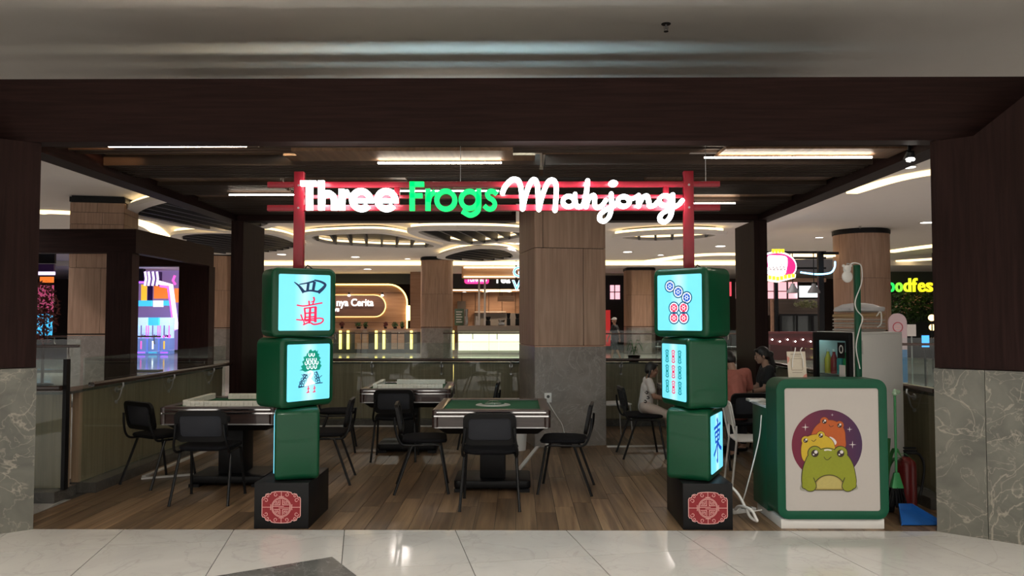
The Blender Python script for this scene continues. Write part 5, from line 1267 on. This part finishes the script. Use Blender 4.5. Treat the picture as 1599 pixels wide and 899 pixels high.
# coffee counter
cc = thing('coffee_counter', 'far coffee counter with glowing white front', 'counter', (-1.4, 37, 0))
bx('counter_top', cc, plain('counter_stone', (.22, .18, .15), .4), 714, 830, 508.5, 517, 37, .7)
bx('body', cc, M['whiteb'], 715, 830, 517.5, 560, 37.2, .4)
lp = lit('lit_counter_panel', (1, .95, .68), .95)
for px0, px1 in ((716, 763), (764, 812)):
    for py0, py1 in ((521, 533), (534.5, 547)): bx('lit_panel', cc, lp, px0, px1, py0, py1, 37.1, .08)
bx('end_light_bar', cc, yb, 705, 709, 516, 546, 37.1, .12)
cn = thing('canopy', 'wooden canopy with two warm light lines over the coffee counter', 'canopy', (-1, 36.6, 3.6))
bx('canopy_board', cn, wallw, 721, 835, 416, 434, 36.6, 1.2); ll = lit('canopy_line', (1, .78, .45), 2.5)
for y in (416.5, 431): bx('light_line', cn, ll, 724, 835, y, y+1.8, 36.5, .08)
for px in (748, 757): bx('post', cn, M['whiteb'], px-1.5, px+1.5, 434, 508, 37.3, .1)
bw = thing('coffee_backwall', 'warm wooden back wall of the coffee shop', 'wall panel', (-1.4, 44.5, 0))
for i in range(6): bx('wood_panel', bw, wallw, 700+i*21+.4, 721+i*21-.4, 455, 548, 44.5, .1)
bx('ceiling_board', bw, wallw, 700, 835, 451, 455.5, 43.2, 1.2); bx('light_line', bw, ll, 703, 835, 452, 453.5, 43.1, .08)
bx('doorway', bw, plain('dim_doorway', (.12, .10, .09), .6), 714, 727, 470, 548, 44.3, .1); bx('shelf', bw, M['whiteb'], 741, 790, 486, 487.5, 44.0, .4); bx('tile_splash', bw, plain('grey_splash', (.16, .15, .15), .3), 741, 815, 489, 508, 44.3, .1)
for px in (725, 759, 795): a = P(px, 454, 43.3); downlight(a.x, 43.4, 'small recessed lamp over the coffee shop, %s' % {725: 'left one', 759: 'middle one', 795: 'right one'}[px], .12, None, a.z-.05)
area('coffee_shop_lamp_beam', (-1.2, 43.0, 3.2), 1.6, 60, (1, .72, .45), sy=.4); area('cafe_lamp_beam', (-8.5, 41.3, 3.42), 5, 45, (1, .75, .5), sy=.3, spread=R(120))
ts = thing('shop_sign', 'small pink shop sign half hidden behind the canopy', 'sign', (-1.9, CYY, 3.4)); o_ = [pxz(725, 428), pxz(763, 442.5)]
MB().prism([(p[0]+1.9, p[1]-3.4) for p in rrect(o_[0].x, o_[1].x, o_[1].y, o_[0].y, .12)], .1, .42, ax='y').build('board', lit('hot_pink_board', (.9, .04, .25), 1.0), ts)
a = pxz(729, 440); text_mesh('sign_text', 'TUNGKU', .42, .05, wl, ts, (a.x+1.9, .07, a.y-3.4+.02), width=31*CYY/FPX, bold=.02)
ts = thing('shop_sign', 'white lettered shop sign right of the pink sign', 'sign', (0, CYY, 3.4)); a = pxz(771, 441); text_mesh('sign_text', 'Tea', .62, .06, wl, ts, (a.x, .375, a.y-3.4), width=26*CYY/FPX, bold=.025)
ts = thing('shop_sign', 'blue lit letter sign left of the big oak column', 'sign', (0, 36, 3.6)); bl = lit('blue_letter', (.08, .40, .95), 1.3); ble = lit('blue_letter_edge', (.75, .92, 1), 1.8)
MB().box(P(806, 430, 36).x-.03, P(806, 430, 36).x+.03, .08, .14, -.6, CEIL-3.6).build('rod', M['black'], ts)
for ch_, py in (('G', 432), ('W', 453)):
    a = P(800.5, py, 36); text_mesh('sign_letter', ch_, .66, .05, ble, ts, (a.x, .04, a.z-3.6), bold=.035); text_mesh('sign_letter', ch_, .66, .05, bl, ts, (a.x, -.03, a.z-3.6), bold=.0)
for i, (px, w_, h_, nm) in enumerate(((794, 7, 20, 'coffee grinder'), (808, 8, 19, 'coffee grinder'), (762, 9, 14, 'black display tablet'), (745, 5, 15, 'white blender jug'), (783, 12, 9, 'espresso machine'), (728, 6, 26, 'glass drink dispenser'))):
    a = P(px, 508, 37.4+.0); w = w_*37.4/FPX; h = h_*37.4/FPX; mt = M['black'] if i not in (3, 4, 5) else (M['whiteb'] if i == 3 else M['steel'])
    t = thing('counter_machine', '%s on the far coffee counter%s' % (nm, {794: ', left of two', 808: ', right of two'}.get(px, '')), 'machine', (a.x, 37.4, a.z))
    MB().box(-w*.4, w*.4, 0, .3, 0, h*.55).build('body', mt, t, bevel=.02); MB().lathe([(0, 0), (w*.28, 0), (w*.45, h*.36), (w*.45, h*.42), (0, h*.42)], 14).build('hopper', mt, t, (0, .15, h*.555))
mb_ = thing('menu_board', 'dark green menu board standing at the left end of the coffee counter', 'sign', (P(717, 508, 37.4).x, 37.4, P(717, 508, 37.4).z))
MB().box(-.22, .22, 0, .04, 0, .8).build('board', plain('menu_green', (.04, .07, .04), .5), mb_, bevel=.01)
for k in range(5): MB().box(-.15, .15-.05*(k % 2), -.004, -.001, .15+k*.12, .19+k*.12).build('line', M['whiteb'], mb_)
hb = thing('hanging_box_lamp', 'wooden box lamp hanging over the coffee counter', 'lamp', (P(790, 466, 38).x, 38, P(790, 466, 38).z)); MB().box(-.40, .40, 0, .3, -.13, .13).build('box', wallw, hb, bevel=.01)
for x in (-.3, .3): MB().cyl((x, .1, .13), (x, .1, 4.12-hb.location.z), .01, n=6).build('cord', M['black'], hb)

# right of the oak column: dark shop with pink windows, walker, fern
ds = thing('dark_shop', 'dark shop front with pink lit windows right of the oak column', 'shop front', (P(960, 500, 42).x, 42, 0))
bx('front', ds, M['black'], 946, 1000, 430, 548, 42.2, .2); pw_ = lit('pink_window', (1, .5, .58), .8)
for px0, px1 in ((953, 959), (961, 968)):
    for py0, py1 in ((445, 455), (456.5, 467)): bx('window', ds, pw_, px0, px1, py0, py1, 42.05, .08)
bx('red_fridge', ds, lit('red_fridge_panel', (.6, .03, .03), .35), 946, 953, 484, 540, 41, .6)
w_ = thing('person', 'walker in a white cap and dark clothes beyond the back railing', 'person', (P(965, 550, 30.5).x, 31.5, 0), R(60))
b = MB()
for sx, ph in ((1, .18), (-1, -.18)):
    b.cap((sx*.09, 0, .86), .085, (sx*.1, ph*.6, .47), .06, 10); b.cap((sx*.1, ph*.6, .47), .055, (sx*.1, ph*1.3-.05, .09), .04, 10); b.cap((sx*.1, ph*1.3-.05, .05), .04, (sx*.1, ph*1.3+.12, .035), .03, 10)
    b.cap((sx*.19, 0, 1.36), .05, (sx*.23, -ph*.5, 1.08), .042, 10); b.cap((sx*.23, -ph*.5, 1.08), .04, (sx*.22, -ph*.9+.05, .86), .03, 10); b.ell((sx*.22, -ph*.95+.05, .80), .03, .04, .055, 10, 7)
    for k in range(4): b.cap((sx*.22, -ph*.95+.02+k*.02, .77), .011, (sx*.215, -ph*.95+.025+k*.02, .70), .009, 6)
    b.cap((sx*.215, -ph*.95+.09, .80), .011, (sx*.205, -ph*.95+.11, .75), .009, 6)
b.cap((0, 0, .92), .125, (0, 0, 1.15), .12, 10); b.cap((-.08, 0, 1.28), .10, (.08, 0, 1.28), .10, 10); b.cap((0, 0, 1.38), .05, (0, .02, 1.48), .05, 10); b.ell((0, .02, 1.58), .078, .095, .115, 14, 9); b.ell((0, .115, 1.56), .012, .016, .02, 8, 5)
for sx in (1, -1): b.ell((sx*.08, .01, 1.56), .01, .02, .03, 8, 5)
remesh(b.build('body', skin1, w_), .014, 3)
c = MB(); c.cap((0, 0, .95), .145, (0, 0, 1.15), .14, 10); c.cap((-.08, 0, 1.28), .118, (.08, 0, 1.28), .118, 10)
for sx, ph in ((1, .18), (-1, -.18)): c.cap((sx*.18, 0, 1.35), .07, (sx*.215, -ph*.3, 1.18), .065, 10)
remesh(c.build('shirt', blk, w_), .014, 3)
c = MB(); c.cap((-.05, 0, .90), .13, (.05, 0, .90), .13, 10)
for sx, ph in ((1, .18), (-1, -.18)): c.cap((sx*.09, 0, .86), .105, (sx*.1, ph*.6, .47), .085, 10)
remesh(c.build('shorts', jean, w_), .014, 3)
MB().ell((0, .01, 1.65), .09, .10, .065, 14, 8).ell((0, .10, 1.635), .06, .07, .012, 12, 6).build('cap', M['wplastic'], w_)
for sx in (1, -1): MB().ell((sx*.03, .108, 1.585), .01, .006, .006, 8, 5).build('eye', M['black'], w_)
MB().tube(cr([(-.02, -.13, 1.15), (.05, -.13, 1.10), (.02, -.13, 1.2), (.08, -.12, 1.2)], 4), .012, 6).build('shirt_print', M['whiteb'], w_)
a = P(990, 557, 12.16); t = thing('potted_fern', 'green fern in a black pot on the ledge of the back railing', 'plant', (a.x, 12.155, .956))
MB().lathe([(0, 0), (.075, 0), (.10, .10), (.09, .10), (.085, .085), (0, .085)], 20).build('pot', M['black'], t)
for i in range(16):
    an = i*2.39; l = .10+.02*(i % 3); mb = MB(); h_ = .24-.05*(i % 4)
    pts = cr([(0, 0, .085), (l*.35*cos(an), l*.35*sin(an), .08+h_), (l*.8*cos(an), l*.8*sin(an), .09+h_*.9), (l*1.1*cos(an), l*1.1*sin(an), h_*.5+.07)], 4); sd = Vector((-sin(an), cos(an), 0))
    for k, p in enumerate(pts):
        lw2 = .022*sin(pi*(k+1)/(len(pts)+1))
        if k: mb.add([p-sd*lw2, p+Vector((cos(an), sin(an), 0))*.012, p+sd*lw2, p-Vector((cos(an), sin(an), 0))*.012+Vector((0, 0, .004))], [(0, 1, 2, 3)])
    mb.tube(pts, .0025, 4).build('frond', lf, t)['kind'] = 'stuff'

# food stall on the right
FY = 22; fs = thing('food_stall', 'black framed food stall with pink screens behind the woman in black', 'stall', (P(1240, 500, FY).x, FY, 0)); L_ = fs.location
bx('post', fs, M['black'], 1280.5, 1286, 392, 548, FY-1, .12); bx('post', fs, M['black'], 1211, 1215, 436, 548, FY+.5, .1)
for y in (392, 401, 417): bx('beam', fs, M['black'], 1195, 1290, y, y+3, FY+.2, .12)
bx('beam', fs, M['black'], 1283, 1310, 393, 397, FY-1, .12); bx('cove_line', fs, M['cove'], 1236, 1305, 396, 400.5, FY+1.8, .1)
bx('canopy_panel', fs, plain('grey_canopy', (.20, .20, .22), .5), 1236, 1300, 405, 426, FY+1.2, .08)
bx('screen', fs, lit('pink_screen', (1, .48, .52), .75), 1150, 1246, 440, 466, FY+1, .08); bx('screen', fs, lit('white_screen', (.85, .97, 1), 1.0), 1246, 1282, 446, 464, FY+.9, .08); bx('screen', fs, lit('red_screen', (.8, .05, .08), .8), 1136, 1142, 440, 462, FY+.9, .08)
for x in (1213, 1230, 1247): bx('screen_frame', fs, M['black'], x-.7, x+.7, 440, 466, FY+.8, .06)
bx('screen_frame', fs, M['black'], 1150, 1246, 454, 455.3, FY+.8, .06); bx('fascia_board', fs, wallw, 1195, 1290, 434, 440, FY+.7, .1)
bx('shelf_board', fs, wood('stall_board', (.10, .07, .055), (.15, .11, .085), .5, 'x', .6), 1200, 1282, 467, 492, FY+1, .1); bx('wood_side', fs, wallw, 1205, 1214, 467, 522, FY+.6, .1)
for x0, x1, y0, y1 in ((1218, 1283, 490, 493), (1218, 1221, 493, 525), (1268, 1271, 493, 525), (1244, 1246, 493, 525)): bx('window_frame', fs, M['black'], x0, x1, y0, y1, FY+.4, .06)
bx('window_pane', fs, plain('dim_kitchen', (.055, .06, .058), .2), 1221, 1283, 493, 525, FY+.55, .05)
gar = foliage('garland', plain('garland_leaf', (.25, .26, .12), .5, var=.6, bscale=6), fs, P(1262, 475, FY+.3)-L_, (.42, .12, .12), 160, .06)
bx('red_counter', fs, plain('red_bar', (.09, .010, .014), .3), 1197, 1285, 521, 562, FY-2.5, .5); bx('counter_top', fs, plain('red_bar_top', (.14, .02, .022), .3), 1195, 1287, 518, 521, FY-2.6, .7)
for i in range(6): a = P(1206+i*12, 530+3*(i % 2), FY-2.56)-L_; MB().ell(a, .018).build('counter_light', M['downlight'], fs)
for px in (1238, 1271):
    a = P(px, 452, FY-1.6); t = thing('pendant_lamp', 'grey bell shaped pendant lamp over the red counter, %s one' % ('left' if px < 1250 else 'right'), 'lamp', a)
    MB().lathe([(.05, .16), (.06, .10), (.15, -.04), (.16, -.09), (.15, -.09), (.14, -.04), (.05, .09), (.04, .15)], 20).build('shade', plain('grey_shade', (.20, .20, .21), .4), t); MB().cyl((0, 0, .16), (0, 0, 1.0), .012, n=6).build('cord', M['black'], t)
ps = thing('round_sign', 'pink round lit sign with white centre and yellow band beside the right back column', 'sign', P(1213, 416, 20)); k = 20/FPX
E = lambda cx, cy, rx, ry: [(p[0]*k, p[1]*k) for p in circ(cx, cy, rx, ry, 32)]
MB().prism(E(0, 0, 31, 24), 0, .12, ax='y').build('white_edge', lit('sign_white_edge', (1, .93, .95), 1.8), ps); MB().prism(E(0, 0, 29, 21), -.02, .0, ax='y').build('pink_disc', lit('sign_pink', (.9, .02, .2), .8), ps)
MB().prism([(p[0]*k, p[1]*k) for p in cr([(-14, 16), (0, 17), (12, 16), (16, 10), (14, -6), (10, -13), (-8, -15), (-18, -8), (-14, 0)], 5, True)], -.04, -.021, ax='y').build('white_shape', lit('sign_white', (1, .98, .97), 1.8), ps)
mb = MB()
for i in range(5): mb.ribbon([(q_[0]*k, q_[1]*k) for q_ in cr([(-15+i*5.5, -7), (-12+i*5.5, -1+i*.3), (-11+i*5.5, -6), (-9.5+i*5.5, -2)], 4)], .8*k, -.05, -.041)
mb.ribbon([(p[0]*k, p[1]*k) for p in cr([(-6, 1), (2, 4), (9, 1)], 5)], .8*k, -.05, -.041); mb.build('black_squiggle', M['maroon'], ps)
yy = lit('sign_yellow', (1, .80, .02), 1.3)
for i in range(4): MB().box((-8+i*5)*k, (-4+i*5)*k, -.05, -.02, 21*k, 27*k).build('yellow_letter', yy, ps)
for i in range(9): MB().box((-26+i*6)*k, (-21.5+i*6)*k, -.06, -.03, (-22+abs(i-4)*.9+(i > 5)*1.0)*k, (-16+abs(i-4)*.9+(i > 5)*1.0)*k).build('yellow_letter', yy, ps)
MB().prism([(p[0]*k, p[1]*k) for p in ((-28, -21), (0, -25), (28, -18), (29, -12), (0, -15), (-28, -13))], -.03, -.005, ax='y').build('banner', lit('banner_white', (1, .95, .8), 1.5), ps, smooth=0)
t = thing('neon_sign', 'thin blue neon curve under the stall canopy', 'neon sign', P(1275, 420, 20.5)); L_ = t.location
MB().tube([p-L_ for p in cr([P(1250, 425, 20.5), P(1275, 428, 20.5), P(1296, 426, 20.5), P(1303, 418, 20.5), P(1304, 408, 20.5)], 6)], .022, 8).build('tube', lit('blue_neon', (.25, .6, 1), 2.6), t)
# foodfest corner
fc = thing('leafy_front', 'dark leafy food hall front behind the round oak column', 'shop front', (P(1425, 500, 33).x, 33, 0))
bx('dark_wall', fc, plain('dark_green_wall', (.014, .018, .016), .6), 1380, 1480, 424, 566, 33.6, .2)
foliage('foliage', grn, fc, (0, -.2, 2.2), (1.15, .5, .75), 900, .10); foliage('blossom', plain('pale_pink_blossom', (.45, .25, .22), .6, var=.4), fc, (-.1, -.6, 2.4), (1.0, .3, .6), 90, .06)
ts = thing('shop_sign', 'green to yellow lit letters above the leafy food hall front', 'sign', (P(1425, 450, 32).x, 32, P(1425, 455, 32).z)); x = P(1386, 455, 32).x-ts.location.x
MB().box(-1.0, 1.0, .06, .10, .15, .22).box(-.9, -.86, .06, .10, .22, CEIL-ts.location.z).box(.86, .9, .06, .10, .22, CEIL-ts.location.z).build('mount_rail', M['black'], ts)
for ch_, c_, w2 in (('o', (.02, .75, .12), 12.5), ('o', (.25, .85, .05), 12.5), ('d', (.75, .9, .03), 13), ('f', (.9, .9, .02), 9.5), ('e', (.95, .85, .02), 12.5), ('s', (1, .8, .02), 11.5)):
    text_mesh('sign_letter', ch_, .78, .1, lit('letter_'+ch_, c_, .8), ts, (x, 0, 0), bold=.016, width=w2*.86*32/FPX); x += w2*32/FPX
ab = thing('arch_board', 'pink and blue arched advertising board under the leaves', 'sign', (P(1403, 560, 20).x, 20, 0)); w = 14*20/FPX; zt = P(1403, 489, 20).z
MB().prism([(-w, .0), (w, .0), (w, zt-.22)]+[(w*cos(R(a)), zt-.22+.22*sin(R(a))) for a in range(15, 166, 15)]+[(-w, zt-.22)], 0, .05, ax='y').build('board', plain('pale_pink_board', (.55, .42, .45), .5), ab, smooth=0)
MB().box(-w*.98, w*.98, -.004, -.0005, .02, .85).build('blue_print', plain('blue_print', (.06, .20, .42), .5), ab, smooth=0); MB().ringprism(circ(0, 1.42, .13), circ(0, 1.42, .11), -.004, -.0005, ax='y').build('red_ring', plain('red_print', (.45, .03, .05), .5), ab, smooth=0)
for z_ in (1.38, 1.44): MB().box(-.07, .07, -.004, -.0005, z_, z_+.02).build('print_line', M['pink'], ab, smooth=0)
t = thing('notice_stand', 'small white notice on a pole behind the right glass railing', 'sign', (P(1432, 565, 16).x, 16.2, 0)); z_ = P(1432, 525, 16).z
MB().box(-.09, .09, -.01, .01, z_, z_+.24).build('notice', M['whiteb'], t); MB().cyl((0, 0, .02), (0, 0, z_), .015, n=10).lathe([(0, 0), (.15, 0), (.15, .015), (0, .02)], 20).build('pole', M['steel'], t)
t = thing('lit_screen', 'small blue lit screen low behind the right glass railing', 'screen', (P(1445, 530, 19).x, 19, P(1445, 545, 19).z)); MB().box(-.1, .1, 0, .05, 0, .36).build('casing', M['black'], t); MB().box(-.09, .09, -.006, -.001, .05, .33).build('display', lit('blue_display', (.05, .3, .9), 1.2), t); MB().box(-.02, .02, .02, .04, -t.location.z, 0).build('stand', M['black'], t)
for i, (px, py) in enumerate(((1455, 496), (1456, 511))): tg = thing('globe_lamp', 'warm globe lamp at the right front column edge, %s one' % ('upper', 'lower')[i], 'lamp', P(px, py, 24+i*.5)); MB().ell((0, 0, 0), .10).build('globe', lit('globe', (1, .62, .25), 2.5), tg); MB().cyl((0, 0, -tg.location.z), (0, 0, -.09), .02, n=8).build('stem', M['black'], tg)
